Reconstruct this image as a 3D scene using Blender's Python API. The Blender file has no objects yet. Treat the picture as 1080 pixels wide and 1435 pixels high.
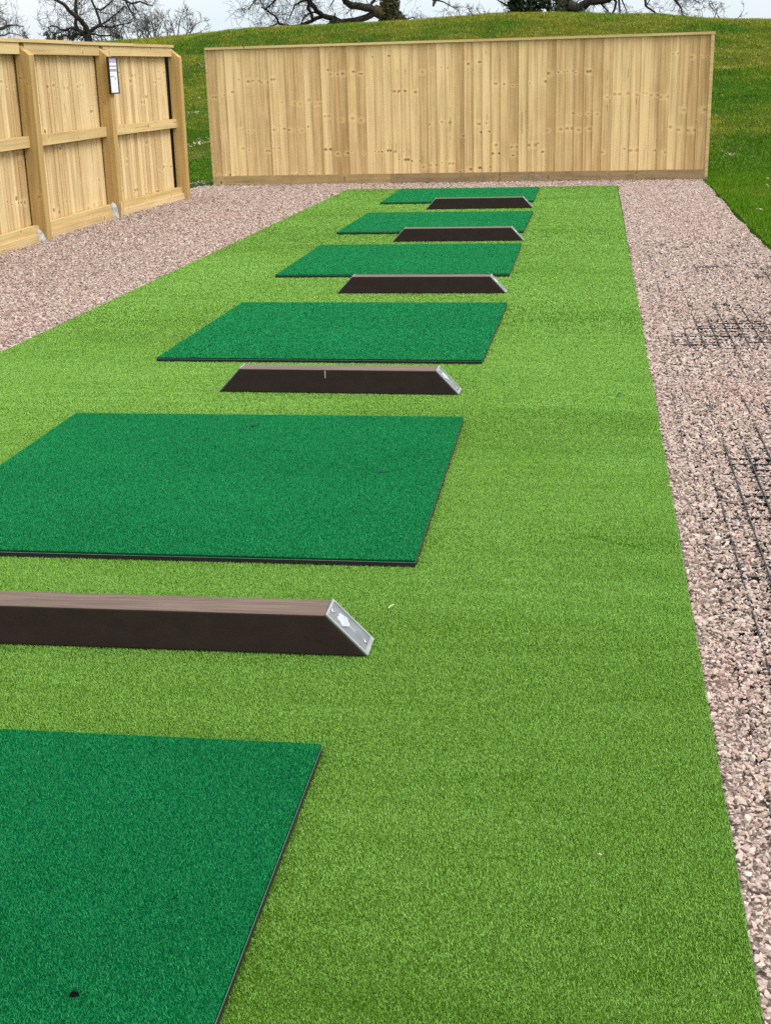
import bpy, bmesh, math, random
import numpy as np
from mathutils import Vector, Matrix

random.seed(11)
RNG = np.random.default_rng(5)
scene = bpy.context.scene
COL = scene.collection

# ------------------------------------------------------------------ camera
F_PX, IMG_W, IMG_H = 1825.14, 1080.0, 1435.0
CAM = np.array([0.0, 0.0, 1.2378])
FW = np.array([-0.1502162398668375, 0.935350432628109, -0.3202415486202221])
RT = np.array([0.9883795479064862, 0.14969831370649078, -0.026387196774250794])
UP = np.array([-0.0232583438885639, 0.32048398252618243, 0.946968355534502])


def at(u, v, Y):
    """point of the plane y = Y seen at photo pixel (u, v)"""
    d = FW + RT * (u - 540) / F_PX - UP * (v - 717.5) / F_PX
    return CAM + d * (Y - CAM[1]) / d[1]


def ground_at(u, v, z=0.0):
    d = FW + RT * (u - 540) / F_PX - UP * (v - 717.5) / F_PX
    return CAM + d * (z - CAM[2]) / d[2]


def in_view(P, margin=60):
    d = P - CAM
    z = d @ FW
    u = 540 + F_PX * (d @ RT) / np.maximum(z, 1e-3)
    v = 717.5 - F_PX * (d @ UP) / np.maximum(z, 1e-3)
    return (z > 0.2) & (u > -margin) & (u < IMG_W + margin) & (v > -margin) & (v < IMG_H + margin)


cd = bpy.data.cameras.new("camera")
cam = bpy.data.objects.new("camera", cd)
COL.objects.link(cam)
cd.sensor_fit = 'VERTICAL'
cd.sensor_height = 24.0
cd.lens = 24.0 * F_PX / IMG_H
cd.clip_start = 0.05
cd.clip_end = 2000
m = Matrix(((RT[0], UP[0], -FW[0], CAM[0]), (RT[1], UP[1], -FW[1], CAM[1]), (RT[2], UP[2], -FW[2], CAM[2]), (0, 0, 0, 1)))
cam.matrix_world = m
scene.camera = cam

# ------------------------------------------------------------------ helpers


def tag(o, label=None, cat=None, group=None, kind=None):
    if label: o['label'] = label
    if cat: o['category'] = cat
    if group: o['group'] = group
    if kind: o['kind'] = kind
    return o


def empty(name, loc, rotz=0.0):
    o = bpy.data.objects.new(name, None)
    o.location = loc
    o.rotation_euler = (0, 0, rotz)
    o.empty_display_size = 0.1
    COL.objects.link(o)
    return o


def link(name, me, mat, parent=None):
    for mm in (mat if isinstance(mat, (list, tuple)) else [mat]):
        me.materials.append(mm)
    o = bpy.data.objects.new(name, me)
    COL.objects.link(o)
    if parent: o.parent = parent
    return o


def np_mesh(name, V, F, attrs=None, smooth=False, uv=None):
    """V (n,3), F (m,k) -> mesh"""
    me = bpy.data.meshes.new(name)
    n, (mf, k) = len(V), F.shape
    me.vertices.add(n)
    me.vertices.foreach_set('co', np.ascontiguousarray(V, dtype=np.float32).ravel())
    me.loops.add(mf * k)
    me.loops.foreach_set('vertex_index', np.ascontiguousarray(F, dtype=np.int32).ravel())
    me.polygons.add(mf)
    me.polygons.foreach_set('loop_start', np.arange(0, mf * k, k, dtype=np.int32))
    me.polygons.foreach_set('use_smooth', np.full(mf, smooth, dtype=bool))
    for an, av in (attrs or {}).items():
        a = me.attributes.new(an, 'FLOAT', 'FACE')
        a.data.foreach_set('value', np.ascontiguousarray(av, dtype=np.float32))
    me.update(calc_edges=True)
    return me


class MB:
    """collects polygons with UVs (metres: across, along) and one random number per plank"""

    def __init__(self):
        self.V, self.F, self.UV, self.R, self.G, self.M = [], [], [], [], [], []

    def poly(self, pts, uvs=None, rnd=0.0, grp=0.0, mi=0):
        b = len(self.V)
        self.V += [tuple(p) for p in pts]
        self.F.append(list(range(b, b + len(pts))))
        self.UV += uvs if uvs else [(0, 0)] * len(pts)
        self.R.append(rnd); self.G.append(grp); self.M.append(mi)

    def hexa(self, c, rnd=None, grp=None, along=2, mi=0):
        """c: 8 corners, index = ix + 2*iy + 4*iz; grain runs along the given local axis"""
        c = [np.array(p, float) for p in c]
        if rnd is None: rnd = random.random()
        if grp is None: grp = random.random()
        L = [np.linalg.norm(c[1] - c[0]), np.linalg.norm(c[2] - c[0]), np.linalg.norm(c[4] - c[0])]
        bits = lambda i: (i & 1, (i >> 1) & 1, (i >> 2) & 1)
        for ax, quads in ((0, ((0, 4, 6, 2), (1, 3, 7, 5))), (1, ((0, 1, 5, 4), (2, 6, 7, 3))), (2, ((0, 2, 3, 1), (4, 5, 7, 6)))):
            oth = [a for a in range(3) if a != ax]
            if along in oth: va = along; ua = [a for a in oth if a != along][0]
            else: ua, va = oth
            for si, q in enumerate(quads):
                uv = [(bits(i)[ua] * L[ua] + (0.013 * ax + 0.37 * si if ax != 1 else 0), bits(i)[va] * L[va]) for i in q]
                self.poly([c[i] for i in q], uv, rnd, grp, mi)

    def box(self, lo, hi, rnd=None, grp=None, along=2, M=None, mi=0):
        c = [Vector((hi[0] if i & 1 else lo[0], hi[1] if i & 2 else lo[1], hi[2] if i & 4 else lo[2])) for i in range(8)]
        if M is not None: c = [M @ p for p in c]
        self.hexa(c, rnd, grp, along, mi)

    def tube(self, pts, radii, sides=5, rnd=0.0, cap=True):
        pts = [np.array(p, float) for p in pts]
        ref = np.array([0.31, 0.52, 0.79])
        rings = []
        for i, p in enumerate(pts):
            t = pts[min(i + 1, len(pts) - 1)] - pts[max(i - 1, 0)]
            t /= (np.linalg.norm(t) + 1e-9)
            a = ref - t * (ref @ t)
            a /= (np.linalg.norm(a) + 1e-9)
            ref = a
            b = np.cross(t, a)
            rr = []
            for k in range(sides):
                an = 2 * math.pi * k / sides
                self.V.append(tuple(p + radii[i] * (math.cos(an) * a + math.sin(an) * b)))
                rr.append(len(self.V) - 1)
            rings.append(rr)
        ln = 0.0
        for i in range(len(rings) - 1):
            l2 = ln + np.linalg.norm(pts[i + 1] - pts[i])
            for k in range(sides):
                k2 = (k + 1) % sides
                self.F.append([rings[i][k], rings[i][k2], rings[i + 1][k2], rings[i + 1][k]])
                self.UV += [(k / sides, ln), ((k + 1) / sides, ln), ((k + 1) / sides, l2), (k / sides, l2)]
                self.R.append(rnd); self.G.append(0); self.M.append(0)
            ln = l2
        if cap and sides > 3:
            self.F.append(list(rings[-1])); self.UV += [(0, 0)] * sides
            self.R.append(rnd); self.G.append(0); self.M.append(0)

    def mesh(self, name, smooth=False):
        me = bpy.data.meshes.new(name)
        me.from_pydata(self.V, [], self.F)
        uvl = me.uv_layers.new(name='UVMap')
        uvl.data.foreach_set('uv', np.array(self.UV, dtype=np.float32).ravel())
        for an, av in (('rnd', self.R), ('grp', self.G)):
            a = me.attributes.new(an, 'FLOAT', 'FACE')
            a.data.foreach_set('value', np.array(av, dtype=np.float32))
        me.polygons.foreach_set('material_index', np.array(self.M, dtype=np.int32))
        me.polygons.foreach_set('use_smooth', np.full(len(self.F), smooth, dtype=bool))
        me.update()
        return me

    def build(self, name, mat, parent=None, smooth=False):
        return link(name, self.mesh(name, smooth), mat, parent)


def bevelled(name, me, mat, parent=None, w=0.004, seg=2):
    """round the edges of a closed mesh made of loose polygons"""
    bm = bmesh.new()
    bm.from_mesh(me)
    bmesh.ops.remove_doubles(bm, verts=bm.verts, dist=1e-5)
    bmesh.ops.bevel(bm, geom=[e for e in bm.edges], offset=w, segments=seg, affect='EDGES', profile=0.6, clamp_overlap=True)
    bm.to_mesh(me)
    bm.free()
    for p in me.polygons: p.use_smooth = False
    return link(name, me, mat, parent)


def fbm(x, y, seed=0, octaves=4, scale=1.0):
    """cheap smooth value noise on arrays, about -1..1"""
    out = np.zeros_like(x, dtype=float)
    amp, tot = 1.0, 0.0
    for o in range(octaves):
        s = scale * 2 ** o
        X, Y = x * s + 17.3 * o + seed * 3.1, y * s - 9.7 * o + seed * 5.7
        xi, yi = np.floor(X), np.floor(Y)
        fx, fy = X - xi, Y - yi
        fx, fy = fx * fx * (3 - 2 * fx), fy * fy * (3 - 2 * fy)

        def h(a, b):
            q = np.sin(a * 127.1 + b * 311.7 + seed * 13.7) * 43758.5453
            return q - np.floor(q)
        n = (h(xi, yi) * (1 - fx) + h(xi + 1, yi) * fx) * (1 - fy) + (h(xi, yi + 1) * (1 - fx) + h(xi + 1, yi + 1) * fx) * fy
        out += amp * (2 * n - 1)
        tot += amp
        amp *= 0.5
    return out / tot


# ------------------------------------------------------------------ material helpers
class NT:
    def __init__(self, name):
        self.mat = bpy.data.materials.new(name)
        self.mat.use_nodes = True
        self.t = self.mat.node_tree
        self.bsdf = self.t.nodes['Principled BSDF']
        self.out = self.t.nodes['Material Output']

    def n(self, typ, **kw):
        nd = self.t.nodes.new(typ)
        for k, v in kw.items():
            setattr(nd, k, v)
        return nd

    def put(self, sock, val):
        if val is None: return
        if isinstance(val, bpy.types.NodeSocket):
            self.t.links.new(val, sock)
        else:
            if sock.type == 'RGBA' and len(val) == 3: val = (*val, 1)
            sock.default_value = val

    def M(self, op, a, b=None, c=None, clamp=False):
        nd = self.n('ShaderNodeMath', operation=op, use_clamp=clamp)
        self.put(nd.inputs[0], a); self.put(nd.inputs[1], b)
        if c is not None: self.put(nd.inputs[2], c)
        return nd.outputs[0]

    def mix(self, f, a, b, mode='MIX'):
        nd = self.n('ShaderNodeMix', data_type='RGBA', blend_type=mode)
        self.put(nd.inputs[0], f); self.put(nd.inputs[6], a); self.put(nd.inputs[7], b)
        return nd.outputs[2]

    def rng(self, v, a, b, c=0.0, d=1.0):
        nd = self.n('ShaderNodeMapRange', clamp=True, interpolation_type='SMOOTHSTEP')
        for i, x in enumerate((v, a, b, c, d)): self.put(nd.inputs[i], x)
        return nd.outputs[0]

    def attr(self, name):
        return self.n('ShaderNodeAttribute', attribute_name=name).outputs['Fac']

    def coords(self):
        return self.n('ShaderNodeTexCoord').outputs['Object']

    def pos(self):
        return self.n('ShaderNodeNewGeometry').outputs['Position']

    def mapping(self, v, scale=(1, 1, 1), loc=(0, 0, 0), rot=(0, 0, 0)):
        nd = self.n('ShaderNodeMapping')
        self.put(nd.inputs[0], v); nd.inputs['Scale'].default_value = scale
        nd.inputs['Location'].default_value = loc; nd.inputs['Rotation'].default_value = rot
        return nd.outputs[0]

    def noise(self, v, scale, detail=3, rough=0.55, dist=0.0, dims='3D'):
        nd = self.n('ShaderNodeTexNoise', noise_dimensions=dims)
        if v is not None: self.put(nd.inputs['Vector'], v)
        nd.inputs['Scale'].default_value = scale; nd.inputs['Detail'].default_value = detail
        nd.inputs['Roughness'].default_value = rough; nd.inputs['Distortion'].default_value = dist
        return nd.outputs['Fac']

    def ramp(self, f, stops):
        nd = self.n('ShaderNodeValToRGB')
        e = nd.color_ramp.elements
        while len(e) < len(stops): e.new(0.5)
        for el, (p, c) in zip(e, stops):
            el.position = p; el.color = (*c, 1)
        self.put(nd.inputs[0], f)
        return nd.outputs[0]

    def bump(self, h, strength=0.3, dist=0.002):
        nd = self.n('ShaderNodeBump')
        nd.inputs['Strength'].default_value = strength; nd.inputs['Distance'].default_value = dist
        self.put(nd.inputs['Height'], h)
        self.t.links.new(nd.outputs[0], self.bsdf.inputs['Normal'])

    def fin(self, color, rough=0.6, spec=0.5, **kw):
        self.put(self.bsdf.inputs['Base Color'], color)
        self.put(self.bsdf.inputs['Roughness'], rough)
        self.bsdf.inputs['Specular IOR Level'].default_value = spec
        for k, v in kw.items(): self.put(self.bsdf.inputs[k], v)
        return self.mat


def plain(name, color, rough=0.6, spec=0.4, **kw):
    t = NT(name)
    v = t.noise(t.coords(), 40, 3)
    c = t.mix(t.rng(v, 0.3, 0.7), tuple(x * 0.86 for x in color), tuple(min(1, x * 1.12) for x in color))
    return t.fin(c, rough, spec, **kw)


def wood(name, pale, tan, knots=1.0, row_scale=2.3, dirt=0.0):
    t = NT(name)
    uv = t.n('ShaderNodeUVMap', uv_map='UVMap').outputs[0]
    s = t.n('ShaderNodeSeparateXYZ'); t.put(s.inputs[0], uv)
    u, v = s.outputs[0], s.outputs[1]
    rnd, grp = t.attr('rnd'), t.attr('grp')
    cmb = t.n('ShaderNodeCombineXYZ')
    # knots sit in rows that run on over a few neighbouring boards sawn from one log
    vv = t.M('ADD', v, t.M('MULTIPLY', rnd, 0.06))
    w = t.M('MULTIPLY_ADD', vv, row_scale, t.M('MULTIPLY', grp, 53.0))
    vor = t.n('ShaderNodeTexVoronoi', voronoi_dimensions='1D', feature='F1')
    t.put(vor.inputs['W'], w); vor.inputs['Scale'].default_value = 1.0
    dz = t.M('DIVIDE', vor.outputs['Distance'], row_scale)
    vcol = t.n('ShaderNodeSeparateColor'); t.put(vcol.inputs[0], vor.outputs['Color'])
    wn = t.n('ShaderNodeTexWhiteNoise', noise_dimensions='2D')
    c2 = t.n('ShaderNodeCombineXYZ'); t.put(c2.inputs[0], rnd); t.put(c2.inputs[1], vcol.outputs[0])
    t.put(wn.inputs['Vector'], c2.outputs[0])
    wc = t.n('ShaderNodeSeparateColor'); t.put(wc.inputs[0], wn.outputs['Color'])
    # one or two knots across the board
    pair = t.M('GREATER_THAN', wc.outputs[1], 0.62)
    kx = t.M('MULTIPLY_ADD', wc.outputs[0], 0.035, 0.008)
    du2 = t.M('SUBTRACT', t.M('ABSOLUTE', t.M('SUBTRACT', u, 0.052)), kx)
    du1 = t.M('SUBTRACT', u, t.M('MULTIPLY_ADD', wc.outputs[0], 0.085, 0.01))
    du = t.M('ADD', t.M('MULTIPLY', du2, pair), t.M('MULTIPLY', du1, t.M('SUBTRACT', 1.0, pair)))
    size = t.M('MULTIPLY_ADD', wc.outputs[2], 1.15, 0.25)
    wob = t.n('ShaderNodeTexNoise', noise_dimensions='2D'); t.put(wob.inputs['Vector'], uv); wob.inputs['Scale'].default_value = 55.0
    wsc = t.n('ShaderNodeSeparateColor'); t.put(wsc.inputs[0], wob.outputs['Color'])
    du = t.M('ADD', du, t.M('MULTIPLY', t.M('SUBTRACT', wsc.outputs[0], 0.5), 0.022))
    dz = t.M('ADD', dz, t.M('MULTIPLY', t.M('SUBTRACT', wsc.outputs[1], 0.5), 0.020))
    ex = t.M('DIVIDE', du, t.M('MULTIPLY', size, 0.016))
    ez = t.M('DIVIDE', dz, t.M('MULTIPLY', size, 0.0115))
    r2 = t.M('ADD', t.M('MULTIPLY', ex, ex), t.M('MULTIPLY', ez, ez))
    have = t.M('MULTIPLY', t.M('GREATER_THAN', vcol.outputs[1], 0.22), t.M('GREATER_THAN', wc.outputs[2], 0.22))
    core = t.M('MULTIPLY', t.M('MULTIPLY', t.rng(r2, 0.1, 1.9, 1.0, 0.0), have), t.M('MULTIPLY_ADD', vcol.outputs[2], 0.55, 0.45))
    halo = t.M('MULTIPLY', t.rng(r2, 1.0, 16.0, 1.0, 0.0), have)
    # grain, pushed aside by the knots
    uw = t.M('ADD', u, t.M('MULTIPLY', halo, 0.006))
    t.put(cmb.inputs[0], t.M('ADD', uw, t.M('MULTIPLY', rnd, 19.0)))
    t.put(cmb.inputs[1], t.M('MULTIPLY', v, 0.022)); t.put(cmb.inputs[2], t.M('MULTIPLY', rnd, 7.0))
    fine = t.noise(cmb.outputs[0], 48, 1.5, 0.5, 0.2)
    cmb2 = t.n('ShaderNodeCombineXYZ')
    t.put(cmb2.inputs[0], t.M('ADD', uw, t.M('MULTIPLY', rnd, 31.0)))
    t.put(cmb2.inputs[1], t.M('MULTIPLY', v, 0.03)); t.put(cmb2.inputs[2], t.M('MULTIPLY', grp, 5.0))
    broad = t.noise(cmb2.outputs[0], 26, 2, 0.6, 0.6)
    cmb3 = t.n('ShaderNodeCombineXYZ')
    t.put(cmb3.inputs[0], t.M('MULTIPLY_ADD', rnd, 11.0, u)); t.put(cmb3.inputs[1], t.M('MULTIPLY', v, 0.5))
    cloud = t.noise(cmb3.outputs[0], 5.0, 3, 0.6)
    tone = t.M('ADD', t.M('MULTIPLY_ADD', rnd, 0.80, -0.12), t.M('MULTIPLY', t.M('SUBTRACT', broad, 0.5), 1.5))
    tone = t.M('ADD', tone, t.M('MULTIPLY', t.M('SUBTRACT', cloud, 0.42), 0.9), clamp=True)
    col = t.mix(tone, pale, tan)
    col = t.mix(t.M('MULTIPLY', t.rng(fine, 0.45, 0.75), 0.38), col, tuple(x * 0.55 for x in tan))
    col = t.mix(t.M('MULTIPLY', halo, 0.32), col, (min(1, pale[0] * 1.12), pale[1] * 1.1, pale[2] * 1.05))
    col = t.mix(t.M('MULTIPLY', core, 0.85 * knots), col, (0.13, 0.062, 0.02))
    # dark drying cracks on a few boards
    crk = t.M('ABSOLUTE', t.M('SUBTRACT', u, t.M('MULTIPLY_ADD', broad, 0.02, t.M('MULTIPLY_ADD', wc.outputs[0], 0.05, 0.02))))
    con = t.M('MULTIPLY', t.rng(cloud, 0.55, 0.62), t.M('GREATER_THAN', t.M('FRACT', t.M('MULTIPLY', rnd, 57.0)), 0.72))
    crack = t.M('MULTIPLY', t.rng(crk, 0.0012, 0.004, 1.0, 0.0), con)
    col = t.mix(t.M('MULTIPLY', crack, 0.8), col, (0.07, 0.04, 0.018))
    if dirt > 0:
        d = t.M('MULTIPLY', t.rng(t.noise(t.coords(), 9, 5, 0.7), 0.45, 0.7), dirt)
        col = t.mix(d, col, (0.16, 0.105, 0.06))
    t.bump(t.M('SUBTRACT', fine, t.M('MULTIPLY', crack, 2.0)), 0.10, 0.0015)
    return t.fin(col, 0.72, 0.25)


PALE, TAN = (0.775, 0.55, 0.265), (0.45, 0.27, 0.105)
W_BOARD = wood('softwood_boards', PALE, TAN)
W_BOARD_SIDE = wood('softwood_boards_back', (0.715, 0.535, 0.285), (0.45, 0.29, 0.125))
W_RAIL = wood('softwood_rail', (0.62, 0.455, 0.21), (0.45, 0.295, 0.12), row_scale=1.5)
W_POST = wood('treated_post', (0.50, 0.335, 0.125), (0.30, 0.185, 0.062), row_scale=1.3)
W_GRAVELBOARD = wood('gravel_board_wood', (0.50, 0.345, 0.15), (0.34, 0.215, 0.09), row_scale=1.3, dirt=0.3)
W_DARKBOARD = wood('dark_gravel_board_wood', (0.33, 0.22, 0.11), (0.2, 0.125, 0.058), row_scale=1.6, dirt=0.55)  # darker brown than the other gravel board
GAP_SHADE = plain('gap_shade_brown', (0.045, 0.028, 0.018), 0.8, 0.2)  # dark brown standing in for the shade seen through the gap


def pile_mat(name, lo, hi, spark, rough=0.55, spec=0.3, streak=0.0):
    t = NT(name)
    r = t.attr('rnd')
    p = t.coords()
    big = t.noise(t.mapping(p, (0.9, 1.6, 1)), 1.3, 3, 0.6)
    wr = t.noise(t.mapping(p, (2.2, 16, 1)), 1.0, 4, 0.65)
    f = t.M('ADD', t.M('MULTIPLY_ADD', r, 0.55, 0.12), t.M('MULTIPLY', t.M('SUBTRACT', big, 0.5), 0.55))
    f = t.M('ADD', f, t.M('MULTIPLY', t.M('SUBTRACT', wr, 0.5), streak), clamp=True)
    c = t.mix(f, lo, hi)
    c = t.mix(t.M('MULTIPLY', t.M('GREATER_THAN', r, 0.92), 0.5), c, spark)
    return t.fin(c, rough, spec)


def pile_base(name, lo, hi, scale, streak=0.5):
    t = NT(name)
    p = t.coords()
    f = t.noise(p, scale, 4, 0.75)
    wr = t.noise(t.mapping(p, (2.2, 16, 1)), 1.0, 4, 0.65)
    big = t.noise(t.mapping(p, (0.9, 1.6, 1)), 1.3, 3, 0.6)
    g = t.M('ADD', t.rng(f, 0.34, 0.66), t.M('MULTIPLY', t.M('SUBTRACT', wr, 0.5), streak), clamp=True)
    g = t.M('ADD', g, t.M('MULTIPLY', t.M('SUBTRACT', big, 0.5), 0.4), clamp=True)
    t.bump(f, 0.8, 0.004)
    return t.fin(t.mix(g, lo, hi), 0.9, 0.0)


PILE_CARPET = pile_mat('carpet_pile', (0.200, 0.385, 0.054), (0.325, 0.56, 0.132), (0.40, 0.61, 0.19), streak=1.2, spec=0.05)
BASE_CARPET = pile_base('carpet_backing', (0.012, 0.036, 0.002), (0.055, 0.12, 0.010), 260)
PILE_MAT = pile_mat('mat_pile', (0.010, 0.18, 0.052), (0.028, 0.375, 0.122), (0.08, 0.45, 0.19), rough=0.65, spec=0.05)
BASE_MAT = pile_base('mat_turf_base', (0.001, 0.02, 0.006), (0.003, 0.10, 0.03), 300, 0.1)
FOAM = plain('black_rubber', (0.012, 0.012, 0.013), 0.75, 0.3)
FOAM_SEAM = plain('grey_turf_backing', (0.16, 0.16, 0.15), 0.8, 0.2)


def gravel_mat():
    t = NT('pink_granite')
    r = t.attr('rnd')
    c = t.ramp(r, [(0.0, (0.22, 0.15, 0.122)), (0.12, (0.33, 0.232, 0.192)), (0.36, (0.415, 0.305, 0.252)), (0.58, (0.455, 0.345, 0.288)),
                   (0.76, (0.505, 0.41, 0.35)), (0.88, (0.42, 0.275, 0.21)), (0.95, (0.37, 0.29, 0.225)), (1.0, (0.55, 0.475, 0.415))])
    sp = t.noise(t.coords(), 330, 3, 0.7)
    c = t.mix(t.rng(sp, 0.5, 0.72), c, t.mix(0.5, c, (0.3, 0.2, 0.17)))
    c = t.mix(t.rng(sp, 0.45, 0.28), c, t.mix(0.5, c, (0.72, 0.66, 0.62)))
    # reddish drifts of stone dust in the bed
    p = t.noise(t.coords(), 1.1, 3, 0.6)
    c = t.mix(t.M('MULTIPLY', t.rng(p, 0.5, 0.72), 0.28), c, (0.46, 0.27, 0.22))
    return t.fin(c, 0.75, 0.3)


GRAVEL = gravel_mat()


def bed_mat():
    t = NT('gravel_bed_dust')
    f = t.noise(t.coords(), 90, 5, 0.75)
    return t.fin(t.mix(t.rng(f, 0.35, 0.65), (0.24, 0.185, 0.15), (0.47, 0.37, 0.31)), 0.9, 0.1)


BED = bed_mat()
GRID = plain('black_plastic', (0.012, 0.0125, 0.014), 0.5, 0.4)


def divider_mat():
    t = NT('recycled_brown_plastic')
    p = t.coords()
    f = t.noise(t.mapping(p, (1, 1.6, 1.6)), 14, 5, 0.7)
    g = t.noise(p, 120, 3, 0.6)
    c = t.mix(f, (0.0125, 0.0072, 0.0060), (0.036, 0.0195, 0.0160))
    rough = t.M('MULTIPLY_ADD', f, 0.2, 0.32)
    t.bump(t.M('ADD', f, t.M('MULTIPLY', g, 0.4)), 0.25, 0.002)
    return t.fin(c, t.M('ADD', rough, 0.18), 0.22)


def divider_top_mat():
    # lighter brown with lengthwise streaks, for the upward face of the beam
    t = NT('streaked_brown_plastic')
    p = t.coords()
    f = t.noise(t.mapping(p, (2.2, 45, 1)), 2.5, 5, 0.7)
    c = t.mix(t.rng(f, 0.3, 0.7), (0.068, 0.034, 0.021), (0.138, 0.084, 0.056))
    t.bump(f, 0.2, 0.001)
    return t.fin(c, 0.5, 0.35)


DIV = divider_mat()
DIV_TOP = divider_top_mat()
PLATE = plain('grey_plate', (0.23, 0.222, 0.24), 0.45, 0.5, Metallic=0.5)
PLATE_RIM = plain('bright_plate_rim', (0.42, 0.42, 0.41), 0.38, 0.5, Metallic=0.6)
EMBLEM = plain('emblem_silver', (0.45, 0.48, 0.49), 0.45, 0.5, Metallic=0.2)
LETTER = plain('engraved_grey', (0.16, 0.175, 0.185), 0.6, 0.3)
SCREW = plain('screw_steel', (0.22, 0.2, 0.21), 0.4, 0.5, Metallic=0.7)
CONCRETE = None


def concrete_mat():
    t = NT('pale_concrete')
    f = t.noise(t.coords(), 22, 5, 0.7)
    c = t.mix(t.rng(f, 0.35, 0.65), (0.24, 0.23, 0.21), (0.52, 0.52, 0.51))
    t.bump(f, 0.6, 0.01)
    return t.fin(c, 0.9, 0.15)


CONCRETE = concrete_mat()


def ground_grass_mat():
    t = NT('hill_grass')
    p = t.pos()
    big = t.noise(p, 0.42, 4, 0.62)
    mid = t.noise(t.mapping(p, (1, 1, 2.2)), 2.3, 5, 0.7)
    fine = t.noise(p, 24, 4, 0.75)
    sx_ = t.n('ShaderNodeSeparateXYZ'); t.put(sx_.inputs[0], p)
    ol = t.M('ADD', big, t.rng(sx_.outputs[1], 15.6, 20.0, -0.17, 0.015))
    c = t.mix(t.rng(ol, 0.38, 0.62), (0.036, 0.086, 0.003), (0.13, 0.13, 0.010))
    c = t.mix(t.M('MULTIPLY', t.rng(mid, 0.5, 0.68), 0.7), c, (0.022, 0.060, 0.004))
    c = t.mix(t.M('MULTIPLY', t.rng(fine, 0.35, 0.7), 0.55), t.mix(0.55, c, (0.012, 0.03, 0.004)), c)
    soil = t.noise(t.mapping(p, (1, 1, 1), (5, 3, 1)), 0.9, 5, 0.7)
    c = t.mix(t.M('MULTIPLY', t.rng(soil, 0.66, 0.73), 0.55), c, (0.16, 0.125, 0.085))
    t.bump(t.M('ADD', t.M('MULTIPLY', fine, 0.5), mid), 0.8, 0.12)
    return t.fin(c, 0.9, 0.03)


def grass_blade_mat():
    t = NT('grass_blades')
    p = t.pos()
    r = t.attr('rnd')
    big = t.noise(p, 0.42, 4, 0.62)
    mid = t.noise(t.mapping(p, (1, 1, 2.2)), 2.3, 5, 0.7)
    sx_ = t.n('ShaderNodeSeparateXYZ'); t.put(sx_.inputs[0], p)
    ol = t.M('ADD', big, t.rng(sx_.outputs[1], 15.6, 20.0, -0.17, 0.015))
    c = t.mix(t.rng(ol, 0.38, 0.62), (0.088, 0.205, 0.006), (0.265, 0.265, 0.030))
    c = t.mix(t.M('MULTIPLY', t.rng(mid, 0.5, 0.68), 0.6), c, (0.05, 0.135, 0.004))
    c = t.mix(t.M('MULTIPLY', t.M('GREATER_THAN', r, 0.86), 0.4), c, (0.32, 0.29, 0.07))
    c = t.mix(t.M('MULTIPLY', r, 0.45), c, t.mix(0.5, c, (0.03, 0.07, 0.006)))
    return t.fin(c, 0.7, 0.05)


HILL = ground_grass_mat()
BLADE = grass_blade_mat()


def bark_mat(name, lo, hi):
    t = NT(name)
    p = t.coords()
    f = t.noise(t.mapping(p, (1, 1, 0.25)), 9, 5, 0.7)
    c = t.mix(t.rng(f, 0.3, 0.7), lo, hi)
    t.bump(f, 0.7, 0.05)
    return t.fin(c, 0.9, 0.1)


BARK = bark_mat('bark', (0.020, 0.017, 0.014), (0.062, 0.054, 0.043))
BARK_GREY = bark_mat('grey_bark', (0.085, 0.078, 0.07), (0.17, 0.155, 0.14))
BARK_MOSS = bark_mat('mossy_bark', (0.045, 0.038, 0.016), (0.13, 0.105, 0.045))


def leaf_mat(name, lo, hi):
    t = NT(name)
    c = t.mix(t.attr('rnd'), lo, hi)
    return t.fin(c, 0.45, 0.4)


IVY = leaf_mat('ivy_leaves', (0.010, 0.022, 0.008), (0.042, 0.075, 0.024))
IVY_BROWN = leaf_mat('ivy_leaves_olive', (0.03, 0.032, 0.010), (0.10, 0.092, 0.032))

# ------------------------------------------------------------------ terrain
CREST_X = np.array([-40, -20, -11.1, -9.8, -8.9, -8.6, -7.2, -5.8, -4.3, -3.5, -2.5, -0.87, 0.42, 1.37, 2.0, 2.64, 3.3, 3.9, 8, 40.0])
CREST_Z = np.array([1.75, 1.85, 2.056, 2.122, 2.176, 2.207, 2.24, 2.265, 2.281, 2.317, 2.355, 2.345, 2.285, 2.265, 2.185, 2.125, 2.085, 2.06, 2.0, 1.9])
Y0, YC = 15.9, 31.0


def height(x, y):
    x, y = np.asarray(x, float), np.asarray(y, float)
    zc = np.interp(x * np.clip(32.0 / np.maximum(y, 12), 0.6, 1.6), CREST_X, CREST_Z)
    t = np.clip((y - Y0) / (YC - Y0), 0, 1)
    s = np.where(t < 0.16, t * t * 3.6, 0.0922 + (t - 0.16) * 1.15)
    s = np.where(t > 0.72, 0.7362 + 0.2638 * (1 - (1 - (t - 0.72) / 0.28) ** 2), s)
    z = zc * s
    back = np.clip((y - YC) / 30.0, 0, 1)
    z = z - back * back * (3 - 2 * back) * 1.3
    rough = 0.10 * fbm(x, y, 1, 4, 0.55) + 0.035 * fbm(x, y, 2, 3, 2.6)
    amp = np.clip((y - 15.4) / 3.0, 0, 1) * np.clip((33 - y) / 6.0, 0.25, 1) * np.clip((44 - y) / 10, 0, 1)
    z = z + rough * amp
    # the court itself is cut level; it sits a little below the lawn
    court = (x > -7) & (x < 1.25) & (y < 15.2)
    e = np.clip(np.minimum((1.25 - x) / 0.05, (15.55 - y) / 0.3), 0, 1)
    e = np.where((x > -4.7), e, 0)
    lawn = np.clip((x - 1.25) / 0.12, 0, 1) * 0.012 + 0.006 * fbm(x, y, 3, 3, 1.4) * (x > 1.25)
    z = np.where(y < 15.9, np.maximum(z, 0) + np.where(x > 1.25, lawn, 0), z)
    return z - 0.05 * e


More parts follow.
